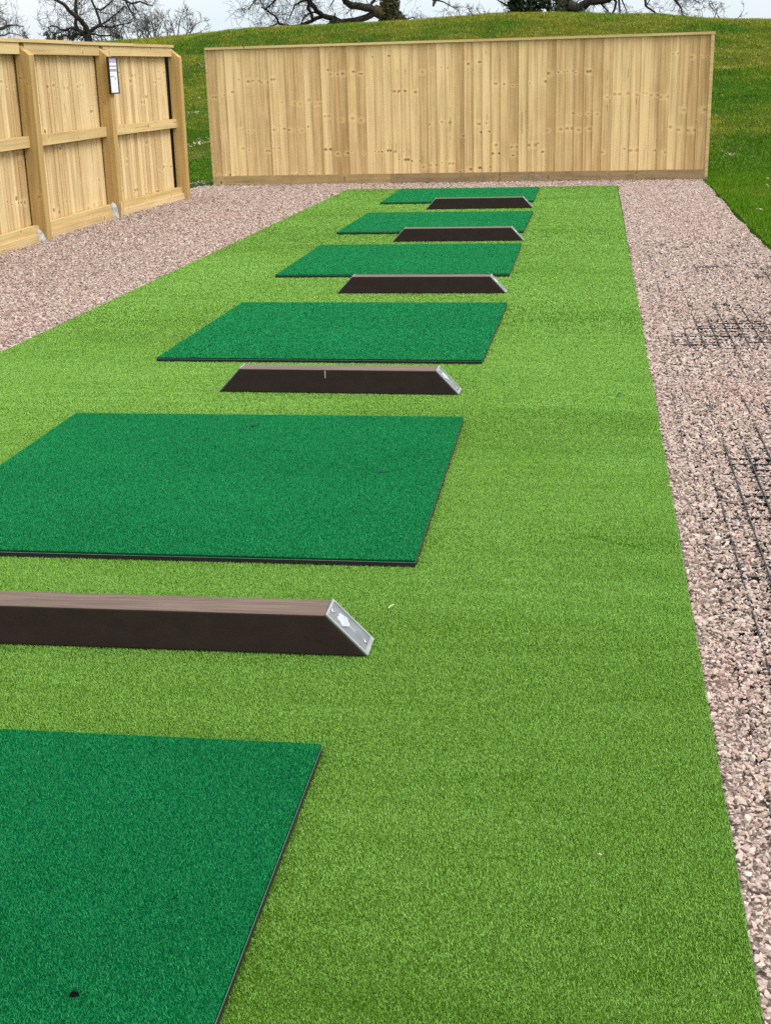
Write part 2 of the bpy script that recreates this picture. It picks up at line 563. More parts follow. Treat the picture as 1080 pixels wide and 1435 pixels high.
def axis(stops):
    out = []
    for a, b, st in stops:
        out += list(np.arange(a, b, st))
    out.append(stops[-1][1])
    return np.array(out)


gx = axis([(-420, -60, 30), (-60, -16, 4), (-16, -4.7, 0.25), (-4.7, 1.2, 0.2), (1.2, 1.4, 0.025), (1.4, 6, 0.2), (6, 16, 1), (16, 60, 5), (60, 420, 30)])
gy = axis([(-60, -4, 8), (-4, 14.4, 0.8), (14.4, 18, 0.15), (18, 33, 0.25), (33, 64, 1.2), (64, 120, 8), (120, 600, 40)])
GX, GY = np.meshgrid(gx, gy)
GZ = height(GX, GY)
nx, ny = len(gx), len(gy)
ii = (np.arange(ny - 1)[:, None] * nx + np.arange(nx - 1)[None, :]).ravel()
TF = np.stack([ii, ii + 1, ii + nx + 1, ii + nx], 1)
terrain = link('terrain', np_mesh('terrain', np.stack([GX.ravel(), GY.ravel(), GZ.ravel()], 1), TF, smooth=True), HILL)
tag(terrain, kind='structure')

# level gravel bed under the loose stones
b = MB()
b.poly([(-4.62, -3, -0.022), (1.235, -3, -0.022), (1.235, 15.62, -0.022), (-4.62, 15.62, -0.022)])
tag(b.build('gravel_bed', BED), kind='structure')


# ------------------------------------------------------------------ blades (carpet pile, mat pile, grass)
def blades(P, w, h, lean, rng, az=None, az_spread=math.pi, wob=0.35):
    """one tapered triangle per point of P; returns V, F, rnd"""
    n = len(P)
    a = (az if az is not None else 0) + rng.uniform(-az_spread, az_spread, n)
    t = np.abs(rng.normal(lean, wob, n))
    t = np.clip(t, 0, 1.45)
    hh = h * rng.uniform(0.6, 1.2, n)
    tip = np.stack([np.sin(t) * np.cos(a), np.sin(t) * np.sin(a), np.cos(t)], 1) * hh[:, None]
    sa = rng.uniform(0, 2 * math.pi, n)
    side = np.stack([np.cos(sa), np.sin(sa), np.zeros(n)], 1)
    # keep the blade's flat side near the plane across its lean
    perp = np.stack([-np.sin(a), np.cos(a), np.zeros(n)], 1)
    side = side * 0.45 + perp * 0.8
    side *= (w * rng.uniform(0.7, 1.3, n) * 0.5)[:, None] if np.ndim(w) == 0 else (w * 0.5)[:, None]
    V = np.empty((n * 3, 3))
    V[0::3] = P - side
    V[1::3] = P + side
    V[2::3] = P + tip
    return V, np.arange(n * 3).reshape(n, 3), rng.uniform(0, 1, n)


# ---- mats: fitted positions (centre x, centre y, turn), 1.5 m square, 20 mm thick
MATS = [(-1.3036, 13.7231, 0.0047), (-1.2687, 11.2611, -0.0100), (-1.2464, 8.9762, 0.0004),
        (-1.2011, 6.4276, -0.0116), (-1.1920, 3.9193, 0.0092), (-1.2312, 1.4247, 0.0074)]
MAT_H, MS = 0.0200, 0.75


def under_mat(x, y, pad=0.0):
    r = np.zeros(len(x), bool)
    for cx, cy, a in MATS:
        dx, dy = x - cx, y - cy
        lx, ly = dx * math.cos(a) + dy * math.sin(a), -dx * math.sin(a) + dy * math.cos(a)
        r |= (np.abs(lx) < MS + pad) & (np.abs(ly) < MS + pad)
    return r


# ---- carpet: its own mesh is the backing slab, the pile is a part
CX0, CX1, CY0, CY1 = -2.765, 0.262, -2.2, 14.75
ys = np.linspace(CY0, CY1, 170)
edge_l = np.where(ys > 5, -2.70 - 0.012 * (14.75 - ys), -2.81) + 0.006 * fbm(ys, ys * 0, 7, 3, 1.0)
edge_r = 0.258 + (ys - 1.5) * 0.0018 + 0.004 * fbm(ys, ys * 0, 8, 3, 1.3)


def carpet_left(y): return np.interp(y, ys, edge_l)
def carpet_right(y): return np.interp(y, ys, edge_r)


cols = 16
V = []
for j, y in enumerate(ys):
    for k in range(cols + 1):
        x = edge_l[j] + (edge_r[j] - edge_l[j]) * k / cols
        V.append((x, y, -0.003 + 0.0016 * float(fbm(np.array([x * 0.6]), np.array([y * 3.0]), 4, 2, 1.0)[0])))
nv = len(V)
ring = [j * (cols + 1) for j in range(len(ys))] + [(len(ys) - 1) * (cols + 1) + k for k in range(1, cols + 1)] + \
       [j * (cols + 1) + cols for j in range(len(ys) - 2, -1, -1)] + [k for k in range(cols - 1, 0, -1)]
low = {}
for r in ring:
    low[r] = len(V)
    V.append((V[r][0], V[r][1], -0.018))
F = []
for j in range(len(ys) - 1):
    for k in range(cols):
        a = j * (cols + 1) + k
        F.append((a, a + 1, a + cols + 2, a + cols + 1))
for i in range(len(ring)):
    a, c = ring[i], ring[(i + 1) % len(ring)]
    F.append((a, c, low[c], low[a]))
carpet = link('turf_carpet', np_mesh('turf_carpet', np.array(V), np.array(F)), BASE_CARPET)
tag(carpet, 'long lime green artificial turf carpet running down to the back fence under the mats', 'carpet')

PV, PF, PR, base_i = [], [], [], 0
CREASE = [ground_at(*p)[:2] for p in ((818, 750), (838, 754), (862, 760), (890, 766), (908, 769))]
for (y0, y1, dens, w, h) in ((0.9, 1.8, 400000, .00068, .0050), (1.8, 2.5, 380000, .00072, .0050), (2.5, 3.2, 340000, .0008, .0052), (3.2, 4.4, 320000, .0010, .0056), (4.4, 6.2, 190000, .0016, .0060),
                             (6.2, 9.5, 62000, .0029, .0066), (9.5, 14.75, 31000, .0040, .0066)):
    x0 = max(-2.82, -0.43 * y1 - 1.6)
    n = int(dens * (y1 - y0) * (0.27 - x0))
    P = np.stack([RNG.uniform(x0, 0.27, n), RNG.uniform(y0, y1, n), np.full(n, -0.003)], 1)
    P[:, 1] += RNG.uniform(-.3, .3, n) * (y1 - y0)        # the bands of different density run into one another
    P = P[P[:, 1] < CY1 + 0.003]
    seen = in_view(P, 90)
    k = (seen | (in_view(P, 1000) & (RNG.uniform(0, 1, len(P)) < 0.4))) & ~under_mat(P[:, 0], P[:, 1], 0.002) & (P[:, 0] > carpet_left(P[:, 1])) & (P[:, 0] < carpet_right(P[:, 1]) + 0.002)
    P, seen = P[k], seen[k]
    if y0 < 4.2 and y1 > 2.5:                     # the crease where the pile is pushed flat
        d = np.full(len(P), 9.0)
        for p, q in zip(CREASE[:-1], CREASE[1:]):
            pq = q - p
            tt = np.clip(((P[:, :2] - p) @ pq) / (pq @ pq), 0, 1)
            d = np.minimum(d, np.linalg.norm(P[:, :2] - p - tt[:, None] * pq, axis=1))
        kk = (d > 0.008) | (RNG.uniform(0, 1, len(P)) > 0.62)
        P, seen = P[kk], seen[kk]
    Vb, Fb, Rb = blades(P, w * np.where(seen, 1.0, 2.2) * RNG.uniform(.7, 1.3, len(P)), h, 0.42 if y0 < 4 else 0.6, RNG, az=-2.0, az_spread=2.9)
    PV.append(Vb); PF.append(Fb + base_i); PR.append(Rb); base_i += len(Vb)
pile = link('pile', np_mesh('carpet_pile', np.concatenate(PV), np.concatenate(PF), {'rnd': np.concatenate(PR)}), PILE_CARPET, carpet)
tag(pile, kind='stuff')


# ---- golf mats
def turf_mesh(dens, w, h, visible_from=None, hole=None):
    """turf slab and its pile in one mesh, in mat coordinates"""
    z0, z1 = 0.0118, MAT_H - 0.003
    rng = np.random.default_rng(int(dens))
    n = int(dens * 4 * MS * MS)
    P = np.stack([rng.uniform(-MS, MS, n), rng.uniform(-MS, MS, n), np.full(n, z1)], 1)
    if visible_from is not None:
        cx, cy, a = visible_from
        W = np.stack([cx + P[:, 0] * math.cos(a) - P[:, 1] * math.sin(a), cy + P[:, 0] * math.sin(a) + P[:, 1] * math.cos(a), P[:, 2]], 1)
        seen = in_view(W, 90)
        k = seen | (rng.uniform(0, 1, n) < 0.25)
        P, w = P[k], w * np.where(seen, 1.0, 2.2)[k]
    if hole is not None:
        k = np.hypot(P[:, 0] - hole[0], P[:, 1] - hole[1]) > 0.0085
        P, w = P[k], (w[k] if np.ndim(w) else w)
    Vb, Fb, Rb = blades(P, w, h, 0.45 if dens > 250000 else 0.75, rng, wob=0.35)
    # fringe hanging over the cut sides
    m_ = int(dens / 900)
    box = [(-MS, -MS, z0), (MS, -MS, z0), (MS, MS, z0), (-MS, MS, z0), (-MS, -MS, z1), (MS, -MS, z1), (MS, MS, z1), (-MS, MS, z1)]
    faces = [(4, 5, 6, 7), (0, 1, 5, 4), (1, 2, 6, 5), (2, 3, 7, 6), (3, 0, 4, 7)]
    tri = []
    for f in faces: tri += [(f[0], f[1], f[2]), (f[0], f[2], f[3])]
    nb = len(Vb)
    V = np.concatenate([Vb, np.array(box)])
    Fa = np.concatenate([Fb, np.array(tri) + nb])
    me = np_mesh('turf', V, Fa, {'rnd': np.concatenate([Rb, np.zeros(len(tri))])})
    me.materials.append(PILE_MAT); me.materials.append(BASE_MAT)
    mi = np.zeros(len(Fa), dtype=np.int32); mi[len(Fb):] = 1
    me.polygons.foreach_set('material_index', mi)
    return me


def slab(z0, z1, g):
    q = MB(); q.box((-MS + g, -MS + g, z0), (MS - g, MS - g, z1)); return q


cx, cy, a = MATS[5]
hw = ground_at(104, 1392, MAT_H)
hx, hy = hw[0] - cx, hw[1] - cy
HOLE = (hx * math.cos(a) + hy * math.sin(a), -hx * math.sin(a) + hy * math.cos(a))
foam_me = slab(0, 0.0105, 0.0).mesh('foam_base')
foam_me.materials.append(FOAM)
seam_me = slab(0.0105, 0.0118, -0.0008).mesh('backing')
seam_me.materials.append(FOAM_SEAM)
turf_far = turf_mesh(100000, .0019, .0060)
turf_mid = turf_mesh(260000, .0012, .0056, MATS[4])
turf_near = turf_mesh(350000, .00072, .0050, MATS[5], HOLE)
MAT_LABELS = ['dark green square golf mat closest to the long back fence', 'green golf mat second from the back fence, between the two farthest brown beams',
              'green golf mat third from the back fence, behind the middle brown beam', 'green golf mat fourth from the back fence, with a double black front edge',
              'large green golf mat in the middle of the picture, cut by the left edge', 'nearest green golf mat in the bottom left corner, with a black tee hole']


def make_mat(loc, rz, label, turf):
    t = empty('golf_mat', loc, rz)
    tag(t, label, 'golf mat', 'green golf mats in a row on the carpet')
    for nm, me in (('foam_base', foam_me), ('backing', seam_me), ('turf', turf)):
        o = bpy.data.objects.new(nm, me)
        COL.objects.link(o)
        o.parent = t
    return t


mats = []
for i, (mx, my, ma) in enumerate(MATS):
    mats.append(make_mat((mx, my, 0.0), ma, MAT_LABELS[i], turf_near if i == 5 else turf_mid if i == 4 else turf_far))
b = MB()
N = 14
ro = [0.0062 * (1 + 0.25 * math.sin(3 * k + 1) * math.cos(2 * k)) for k in range(N)]
top = [(HOLE[0] + ro[k] * math.cos(2 * math.pi * k / N), HOLE[1] + ro[k] * math.sin(2 * math.pi * k / N), MAT_H - 0.0015) for k in range(N)]
bot = [(HOLE[0] + 0.8 * (p[0] - HOLE[0]), HOLE[1] + 0.8 * (p[1] - HOLE[1]), MAT_H - 0.0026) for p in top]
for k in range(N):
    b.poly([top[k], top[(k + 1) % N], bot[(k + 1) % N], bot[k]])
b.poly(bot)
b.build('tee_hole', plain('hole_black', (0.002, 0.002, 0.002), 0.9, 0.05), mats[5])  # near-black colour stands in for the shade inside a deeper hole


# ------------------------------------------------------------------ bay dividers
def make_divider():
    t = empty('bay_divider', (0, 0, 0))
    L2, H, D = 0.495, 0.097, 0.045
    x0, x1 = -L2, L2
    q = MB()
    c = [(x0, -D, 0), (x1, -D, 0), (x0, D, 0), (x1, D, 0), (x0 + H * .95, -D, H), (x1 - H * .95, -D, H), (x0 + H * .95, D, H), (x1 - H * .95, D, H)]
    q.hexa(c, 0.5, 0.5, 0)
    me = q.mesh('beam')
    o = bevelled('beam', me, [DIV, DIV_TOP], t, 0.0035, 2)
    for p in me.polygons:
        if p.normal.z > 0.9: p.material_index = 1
    sl = math.hypot(H, H * .95)
    for s in (-1, 1):
        # local frame of the sloping end: e1 runs down the slope, e2 along y, nrm outwards
        e1 = Vector((s * H * .95, 0, -H)).normalized()
        e2 = Vector((0, 1, 0)) * s
        nrm = Vector((s * H, 0, H * .95)).normalized()
        o0 = Vector((s * (L2 - H * .475), 0, H / 2))
        e2 = nrm.cross(e1)
        Mx = Matrix((
            (e1.x, e2.x, nrm.x, o0.x), (e1.y, e2.y, nrm.y, o0.y), (e1.z, e2.z, nrm.z, o0.z), (0, 0, 0, 1)))
        a2, b2 = sl / 2 - 0.001, D - 0.0005
        q = MB(); q.box((-a2, -b2, 0.0003), (a2, b2, 0.0028), M=Mx)
        plate = q.build('end_plate', PLATE, t)
        q = MB(); rw, z0, z1 = 0.005, 0.0026, 0.0052
        q.box((-a2 - .0008, -b2 - .0008, z0), (a2 + .0008, -b2 + rw, z1), M=Mx); q.box((-a2 - .0008, b2 - rw, z0), (a2 + .0008, b2 + .0008, z1), M=Mx)
        q.box((-a2 - .0008, -b2 + rw, z0), (-a2 + rw, b2 - rw, z1), M=Mx); q.box((a2 - rw * 1.9, -b2 + rw, z0), (a2 + .0008, b2 - rw, z1), M=Mx)
        q.build('rim', PLATE_RIM, plate)
        for sx in (-1, 1):
            q = MB()
            q.tube([Mx @ Vector((sx * (a2 - 0.017 if sx > 0 else a2 - 0.012), 0.002 * sx, z)) for z in (0.0024, 0.005, 0.0062)], [0.0062, 0.0062, 0.0048], 10)
            q.build('screw_boss', PLATE_RIM, plate)
            q = MB()
            q.tube([Mx @ Vector((sx * (a2 - 0.017 if sx > 0 else a2 - 0.012), 0.002 * sx, z)) for z in (0.0061, 0.0068)], [0.0030, 0.0028], 8)
            q.build('screw', SCREW, plate)
        # raised round-headed tree: lumpy crown up the slope, trunk with flared foot
        pts = []
        rr = random.Random(3)
        for k in range(22):
            an = 2 * math.pi * k / 22
            r = 0.0175 * (1 + 0.13 * math.sin(5.3 * an + 0.7) + 0.08 * rr.uniform(-1, 1))
            pts.append((-0.021 + r * 0.98 * math.cos(an), r * 1.3 * math.sin(an)))
        q = MB()
        q.poly([Mx @ Vector((x, y, 0.0047)) for x, y in pts])
        for k in range(22):
            p1, p2 = pts[k], pts[(k + 1) % 22]
            q.poly([Mx @ Vector((*p1, 0.0026)), Mx @ Vector((*p2, 0.0026)), Mx @ Vector((*p2, 0.0047)), Mx @ Vector((*p1, 0.0047))])
        for sy in (-1, 1):
            hx_ = [Mx @ Vector(v) for v in ((-0.003, sy * 0.0032 - .0008, .0026), (0.017, sy * 0.0042 - .0008, .0026), (-0.003, sy * 0.0032 + .0008, .0026), (0.017, sy * 0.0042 + .0008, .0026),
                                            (-0.003, sy * 0.0032 - .0008, .0042), (0.017, sy * 0.0042 - .0008, .0042), (-0.003, sy * 0.0032 + .0008, .0042), (0.017, sy * 0.0042 + .0008, .0042))]
            q.hexa(hx_, 0, 0, 0)
        q.build('tree_emblem', EMBLEM, plate)
        # engraved block of tiny worn lettering below the tree
        q = MB()
        for r_ in range(5):
            y_ = -0.012
            while y_ < 0.012:
                w_ = rr.uniform(0.0015, 0.004)
                q.box((0.021 + r_ * 0.0036, y_, 0.0027), (0.0230 + r_ * 0.0036, y_ + w_, 0.0031), M=Mx)
                y_ += w_ + 0.0012
        q.build('engraving', LETTER, plate)
    return t


def copy_tree(o, parent=None):
    c = o.copy()
    COL.objects.link(c)
    c.parent = parent
    for ch in list(o.children): copy_tree(ch, c)
    return c


DIVS = [(-0.966, 2.606, 0.0125, 'dark brown bay beam nearest the camera, cut by the left edge, silver tree plate'),
        (-1.003, 5.093, -0.018, 'dark brown bay beam in front of the fourth mat, with a thin white scratch'),
        (-0.973, 7.589, -0.010, 'dark brown bay beam in front of the third mat from the back fence'),
        (-0.996, 10.020, 0.004, 'dark brown bay beam in front of the second mat from the back fence'),
        (-1.031, 12.432, 0.025, 'dark brown bay beam farthest away, in front of the last mat by the fence')]
proto = make_divider()
divs = []
for i, (x, y, rz, lab) in enumerate(DIVS):
    o = proto if i == 0 else copy_tree(proto)
    o.location = (x - math.sin(rz) * 0.045, y + 0.045, 0.001)
    o.rotation_euler = (0, 0, rz)
    tag(o, lab, 'bay divider', 'brown bay divider beams between the golf mats')
    divs.append(o)
q = MB(); q.box((-0.049, -0.0458, 0.062), (-0.046, -0.0445, 0.093)); q.build('scratch', plain('pale_scratch', (0.45, 0.43, 0.42), 0.8, .2), divs[1])

# ------------------------------------------------------------------ loose gravel


def stone_protos(k, npts, seed):
    out = []
    rr = random.Random(seed)
    for _ in range(k):
        bm = bmesh.new()
        ax = (1.12, rr.uniform(0.45, 0.9), rr.uniform(0.35, 0.66))
        for _ in range(npts):
            v = Vector((rr.gauss(0, 1), rr.gauss(0, 1), rr.gauss(0, 1))).normalized() * rr.uniform(0.85, 1.1)
            bm.verts.new((v.x * ax[0] * .5, v.y * ax[1] * .5, v.z * ax[2] * .5))
        r = bmesh.ops.convex_hull(bm, input=bm.verts)
        bmesh.ops.delete(bm, geom=[g for g in r['geom_interior'] if isinstance(g, bmesh.types.BMVert)], context='VERTS')
        bmesh.ops.triangulate(bm, faces=bm.faces)
        bm.verts.index_update()
        out.append((np.array([v.co[:] for v in bm.verts]), np.array([[v.index for v in f.verts] for f in bm.faces])))
        bm.free()
    return out


def scatter(P, size, protos, rng, tilt=0.5):
    """stones at P with sizes; returns V, F, rnd"""
    n = len(P)
    which = rng.integers(0, len(protos), n)
    Vs, Fs, Rs, base = [], [], [], 0
    for k, (pv, pf) in enumerate(protos):
        idx = np.where(which == k)[0]
        if not len(idx): continue
        m_ = len(idx)
        az, t1, t2 = rng.uniform(0, 2 * math.pi, m_), rng.normal(0, tilt, m_), rng.normal(0, tilt, m_)
        ca, sa, c1, s1, c2, s2 = np.cos(az), np.sin(az), np.cos(t1), np.sin(t1), np.cos(t2), np.sin(t2)
        R = np.zeros((m_, 3, 3))
        Rz = R.copy(); Rz[:, 0, 0] = ca; Rz[:, 0, 1] = -sa; Rz[:, 1, 0] = sa; Rz[:, 1, 1] = ca; Rz[:, 2, 2] = 1
        Rx = R.copy(); Rx[:, 0, 0] = 1; Rx[:, 1, 1] = c1; Rx[:, 1, 2] = -s1; Rx[:, 2, 1] = s1; Rx[:, 2, 2] = c1
        Ry = R.copy(); Ry[:, 1, 1] = 1; Ry[:, 0, 0] = c2; Ry[:, 0, 2] = s2; Ry[:, 2, 0] = -s2; Ry[:, 2, 2] = c2
        R = Rx @ Ry @ Rz
        W = np.einsum('nij,vj->nvi', R, pv) * size[idx][:, None, None] + P[idx][:, None, :]
        nvp = len(pv)
        Vs.append(W.reshape(-1, 3))
        Fs.append((pf[None] + (np.arange(m_) * nvp)[:, None, None] + base).reshape(-1, 3))
        Rs.append(np.repeat(rng.uniform(0, 1, m_), len(pf)))
        base += m_ * nvp
    return np.concatenate(Vs), np.concatenate(Fs), np.concatenate(Rs)


def bare(x, y):
    """1 where the stones have been kicked off the plastic grid"""
    m_ = fbm(x, y, 21, 3, 1.1) + 0.5 * fbm(x, y, 22, 2, 4.0)
    near = np.exp(-((x - 0.75) / 0.32) ** 2) * np.clip((y - 1.4) / 1.2, 0, 1) * np.clip((9.2 - y) / 1.5, 0, 1)
    return np.clip((m_ + 0.55 * near - 0.22) * 3.0, 0, 1) * np.clip((x - 0.32) / 0.12, 0, 1) * (y < 9.5)


GX0, GP = 0.335, 0.0668


def on_wall(P):
    """stones lie in the cells where the walls of the grid have been laid bare"""
    x, y = P[:, 0], P[:, 1]
    b_ = bare(x, y)
    dx = np.abs((x - GX0 + GP / 2) % GP - GP / 2)
    dy = np.abs((y - 1.25 + GP / 2) % GP - GP / 2)
    # which single walls show is broken up at random along them
    kx, ky = np.round((x - GX0) / GP), np.round((y - 1.25) / GP)
    m1 = fbm(kx * 3.7, y * 1.6, 71, 2, 1.0) > -0.12
    m2 = fbm(x * 2.2, ky * 5.3, 72, 2, 1.0) > 0.22
    return (x > 0.3) & (x < 1.2) & (y < 9.6) & (b_ > 0.42) & (((dx < 0.0062) & m1) | ((dy < 0.0054) & m2))


HI, LO = stone_protos(30, 11, 4), stone_protos(18, 8, 9)
SV, SF, SR, base_i = [], [], [], 0


def add_stones(n, x0, x1, y0, y1, s0, s1, protos, zf, keep=None, margin=130, hidden=False):
    global base_i
    P = np.stack([RNG.uniform(x0, x1, n), RNG.uniform(y0, y1, n), np.zeros(n)], 1)
    k = in_view(P, margin)
    if hidden: k = ~in_view(P, 130)
    if keep is not None: k &= keep(P)
    P = P[k]
    s = np.exp(RNG.normal(math.log((s0 + s1) / 2), 0.36, len(P))).clip(s0 * 0.45, s1 * 1.55)
    P[:, 2] = zf(P, s)
    V_, F_, R_ = scatter(P, s, protos, RNG)
    SV.append(V_); SF.append(F_ + base_i); SR.append(R_); base_i += len(V_)


def z_right(P, s):
    return -0.016 + RNG.uniform(0, 1, len(P)) ** 0.8 * 0.013 - 0.001 * bare(P[:, 0], P[:, 1])


def off_carpet(P):
    return (P[:, 0] > carpet_right(P[:, 1]) + 0.004) & (P[:, 0] < 1.225 + 0.03 * fbm(P[:, 1], P[:, 1] * 0, 31, 3, 2.0))


for (y0, y1, dn, s0, s1, pr) in ((1.2, 3.0, 24000, .008, .0145, HI), (3.0, 5.5, 18000, .0085, .016, HI), (5.5, 9.0, 14000, .012, .020, LO), (9.0, 15.55, 8500, .013, .023, LO)):
    add_stones(int(dn * (y1 - y0) * 0.98), 0.25, 1.235, y0, y1, s0, s1, pr, z_right, off_carpet)
add_stones(int(9000 * 8.6), 0.25, 1.235, 0.3, 8.9, .011, .019, LO, z_right, off_carpet, hidden=True)
zl = lambda P, s: -0.016 + RNG.uniform(0, 1, len(P)) * 0.015 + 0.006 * fbm(P[:, 0], P[:, 1], 41, 2, 2.0)
add_stones(int(8000 * 1.9 * 6), -4.62, -2.69, 3.2, 9.2, .013, .021, LO, zl, lambda P: P[:, 0] < carpet_left(P[:, 1]) - 0.004, margin=900)
add_stones(int(7000 * 1.9 * 6.4), -4.62, -2.65, 9.2, 15.6, .014, .024, LO, zl, lambda P: P[:, 0] < carpet_left(P[:, 1]) - 0.004)
add_stones(int(7000 * 3.0 * .85), -2.75, 0.3, 14.755, 15.6, .014, .024, LO, zl)
gravel = link('gravel', np_mesh('gravel', np.concatenate(SV), np.concatenate(SF), {'rnd': np.concatenate(SR)}), GRAVEL)
tag(gravel, 'loose pink and grey granite gravel beside and behind the green carpet', 'gravel', kind='stuff')

# black plastic honeycomb of square cells pressed into the right-hand gravel
b = MB()
xs_ = np.arange(GX0, 1.20, GP)
ysg = np.arange(1.25, 10.2, GP)


def wall_top(x, y, k, bias):
    """some lengths of wall stand clear of the stones, most stay under them"""
    x, y = np.array([x]), np.array([y])
    v = float(bare(x, y)[0]) * 0.75 + 0.45 * float(fbm(x * 5 + k, y * 2.3, 81 + int(bias > 0), 2, 1.0)[0]) + bias
    return -0.0085 + 0.0118 * min(1.0, max(0.0, v))


for i_, x in enumerate(xs_):
    for k in range(len(ysg) - 1):
        y0, y1 = ysg[k], ysg[k + 1]
        b.box((x - .0013, y0, -0.021), (x + .0013, y1 - 0.0001, wall_top(x, y0, i_ * 3.1, 0.33)))
for i_, y in enumerate(ysg):
    for k in range(len(xs_) - 1):
        b.box((xs_[k] + .0015, y - .0012, -0.021), (xs_[k + 1] - .0015, y + .0012, wall_top(xs_[k], y, i_ * 2.3, -0.15)))
tag(b.build('gravel_grid', GRID), 'black plastic square-celled gravel grid showing through the gravel right of the carpet', 'gravel grid')

# ------------------------------------------------------------------ grass
GVL, GRL, GFL, base_i2 = [], [], [], 0


def add_grass(n, x0, x1, y0, y1, w, h, keep, lean=0.45, margin=60):
    global base_i2
    P = np.stack([RNG.uniform(x0, x1, n), RNG.uniform(y0, y1, n), np.zeros(n)], 1)
    P[:, 2] = height(P[:, 0], P[:, 1]) - 0.004
    P = P[in_view(P, margin) & keep(P)]
    V_, F_, R_ = blades(P, w, h, lean, RNG, wob=0.35)
    GVL.append(V_); GFL.append(F_ + base_i2); GRL.append(R_); base_i2 += len(V_)


right_lawn = lambda P: P[:, 0] > 1.245 + 0.02 * fbm(P[:, 1], P[:, 1] * 0, 33, 3, 2.0)
add_grass(150000, 1.22, 3.2, 8.6, 16.0, 0.007, 0.042, right_lawn)
add_grass(130000, 1.22, 4.2, 1.0, 16.0, 0.010, 0.042, lambda P: right_lawn(P) & ~in_view(P, 60), margin=1400)
outside = lambda P: (P[:, 1] > 15.8) | (P[:, 0] > 1.3)
add_grass(90000, 1.2, 5.0, 15.6, 24, 0.009, 0.038, outside)
add_grass(60000, -8, -4.0, 15.7, 24, 0.009, 0.038, outside)
add_grass(170000, -14, 6, 23, 32.5, 0.013, 0.050, lambda P: fbm(P[:, 0], P[:, 1], 61, 3, 0.9) > -0.35)
grass = link('grass', np_mesh('grass', np.concatenate(GVL), np.concatenate(GFL), {'rnd': np.concatenate(GRL)}), BLADE)
tag(grass, 'rough green and olive grass on the bank behind the fences and right of the gravel', 'grass', kind='stuff')

# bare rubbly scrapes and pale stones in the bank
RV, RF, RR, base_i3 = [], [], [], 0
for (u, v, Y, rx, rz, n, s) in ((276, 147, 19.2, .22, .22, 60, .05), (271, 113, 21.2, .3, .2, 26, .045), (296, 96, 22.6, .3, .2, 16, .045), (277, 72, 25.5, .35, .3, 22, .05), (280, 248, 15.95, .2, .16, 46, .035), (275, 262, 15.75, .25, .1, 30, .03),
                                (1014, 77, 24.0, .26, .2, 34, .055), (1026, 190, 17.6, .16, .14, 46, .035), (1058, 197, 17.5, .12, .12, 10, .03), (988, 259, 15.4, .05, .1, 22, .03), (300, 190, 17.6, .3, .2, 12, .035)):
    p = at(u, v, Y)
    n = int(n * .9); s *= .6
    P = np.stack([RNG.normal(p[0], rx * .38, n), RNG.normal(Y, rz * .55, n), np.zeros(n)], 1)
    P[:, 2] = height(P[:, 0], P[:, 1]) + s * 0.25
    V_, F_, R_ = scatter(P, np.exp(RNG.normal(math.log(s), .4, n)), HI, RNG)
    RV.append(V_); RF.append(F_ + base_i3); RR.append(R_ * .5); base_i3 += len(V_)
for (u, v, Y) in ((1009, 56, 26), (1022, 63, 25), (1014, 103, 21.5), (1016, 158, 18.6), (1066, 134, 19.6), (1006, 123, 20.3), (697, 44, 29), (758, 41, 29), (762, 40, 29.2), (655, 49, 28), (1069, 258, 14.8), (1061, 304, 11.6), (1072, 272, 13.9)):
    p = at(u, v, Y)
    n = 2
    P = np.stack([RNG.normal(p[0], .03, n), RNG.normal(Y, .05, n), np.zeros(n)], 1)
    P[:, 2] = height(P[:, 0], P[:, 1]) + 0.04
    V_, F_, R_ = scatter(P, RNG.uniform(.02, .035, n), HI, RNG)
    RV.append(V_); RF.append(F_ + base_i3); RR.append(R_ * 0.2 + 0.72); base_i3 += len(V_)
rub = link('rubble', np_mesh('rubble', np.concatenate(RV), np.concatenate(RF), {'rnd': np.concatenate(RR)}), GRAVEL)
tag(rub, 'scattered pale stones and rubble lying in the grass bank', 'stones', kind='stuff')


# ------------------------------------------------------------------ fences
def featheredge(mb, p0, p1, out, z0, z1, pitch, grp_mean=5, thick=(0.023, 0.007), jit=0.0, topj=0.0):
    """overlapping tapered boards from p0 to p1 on the side `out` of the line"""
    p0, p1, out = Vector(p0), Vector(p1), Vector(out)
    d = p1 - p0
    n = max(1, round(d.length / pitch))
    d.normalize()
    step = (p1 - p0).length / n
    grp, left = random.random(), 0
    for k in range(n):
        if left <= 0: grp, left = random.random(), random.randint(2, grp_mean + 2)
        left -= 1
        rnd = random.random()
        a = p0 + d * (k * step - 0.006)
        bb = p0 + d * ((k + 1) * step + 0.004)
        th, tn = thick
        lean = random.uniform(-jit, jit)
        a0, b0 = a + out * 0.001, bb + out * 0.001
        a1, b1 = a + out * (th + random.uniform(-.011, .003)), bb + out * (tn + 0.002)
        up = Vector((0, 0, 1))
        zz1 = z1 - random.uniform(0, topj)
        c = [a0 + up * z0, b0 + up * z0, a1 + up * z0, b1 + up * z0, a0 + up * zz1 + d * lean, b0 + up * zz1 + d * lean, a1 + up * zz1 + d * lean, b1 + up * zz1 + d * lean]
        mb.hexa([tuple(p) for p in c], rnd, grp, 2)


def along_box(mb, p0, p1, out, o0, o1, z0, z1, rnd=None, grp=None):
    p0, p1, out = Vector(p0), Vector(p1), Vector(out)
    c = []
    for iz in (z0, z1):
        for io in (o0, o1):
            for p in (p0, p1):
                c.append(tuple(p + out * io + Vector((0, 0, iz))))
    mb.hexa(c, rnd, grp, 0)


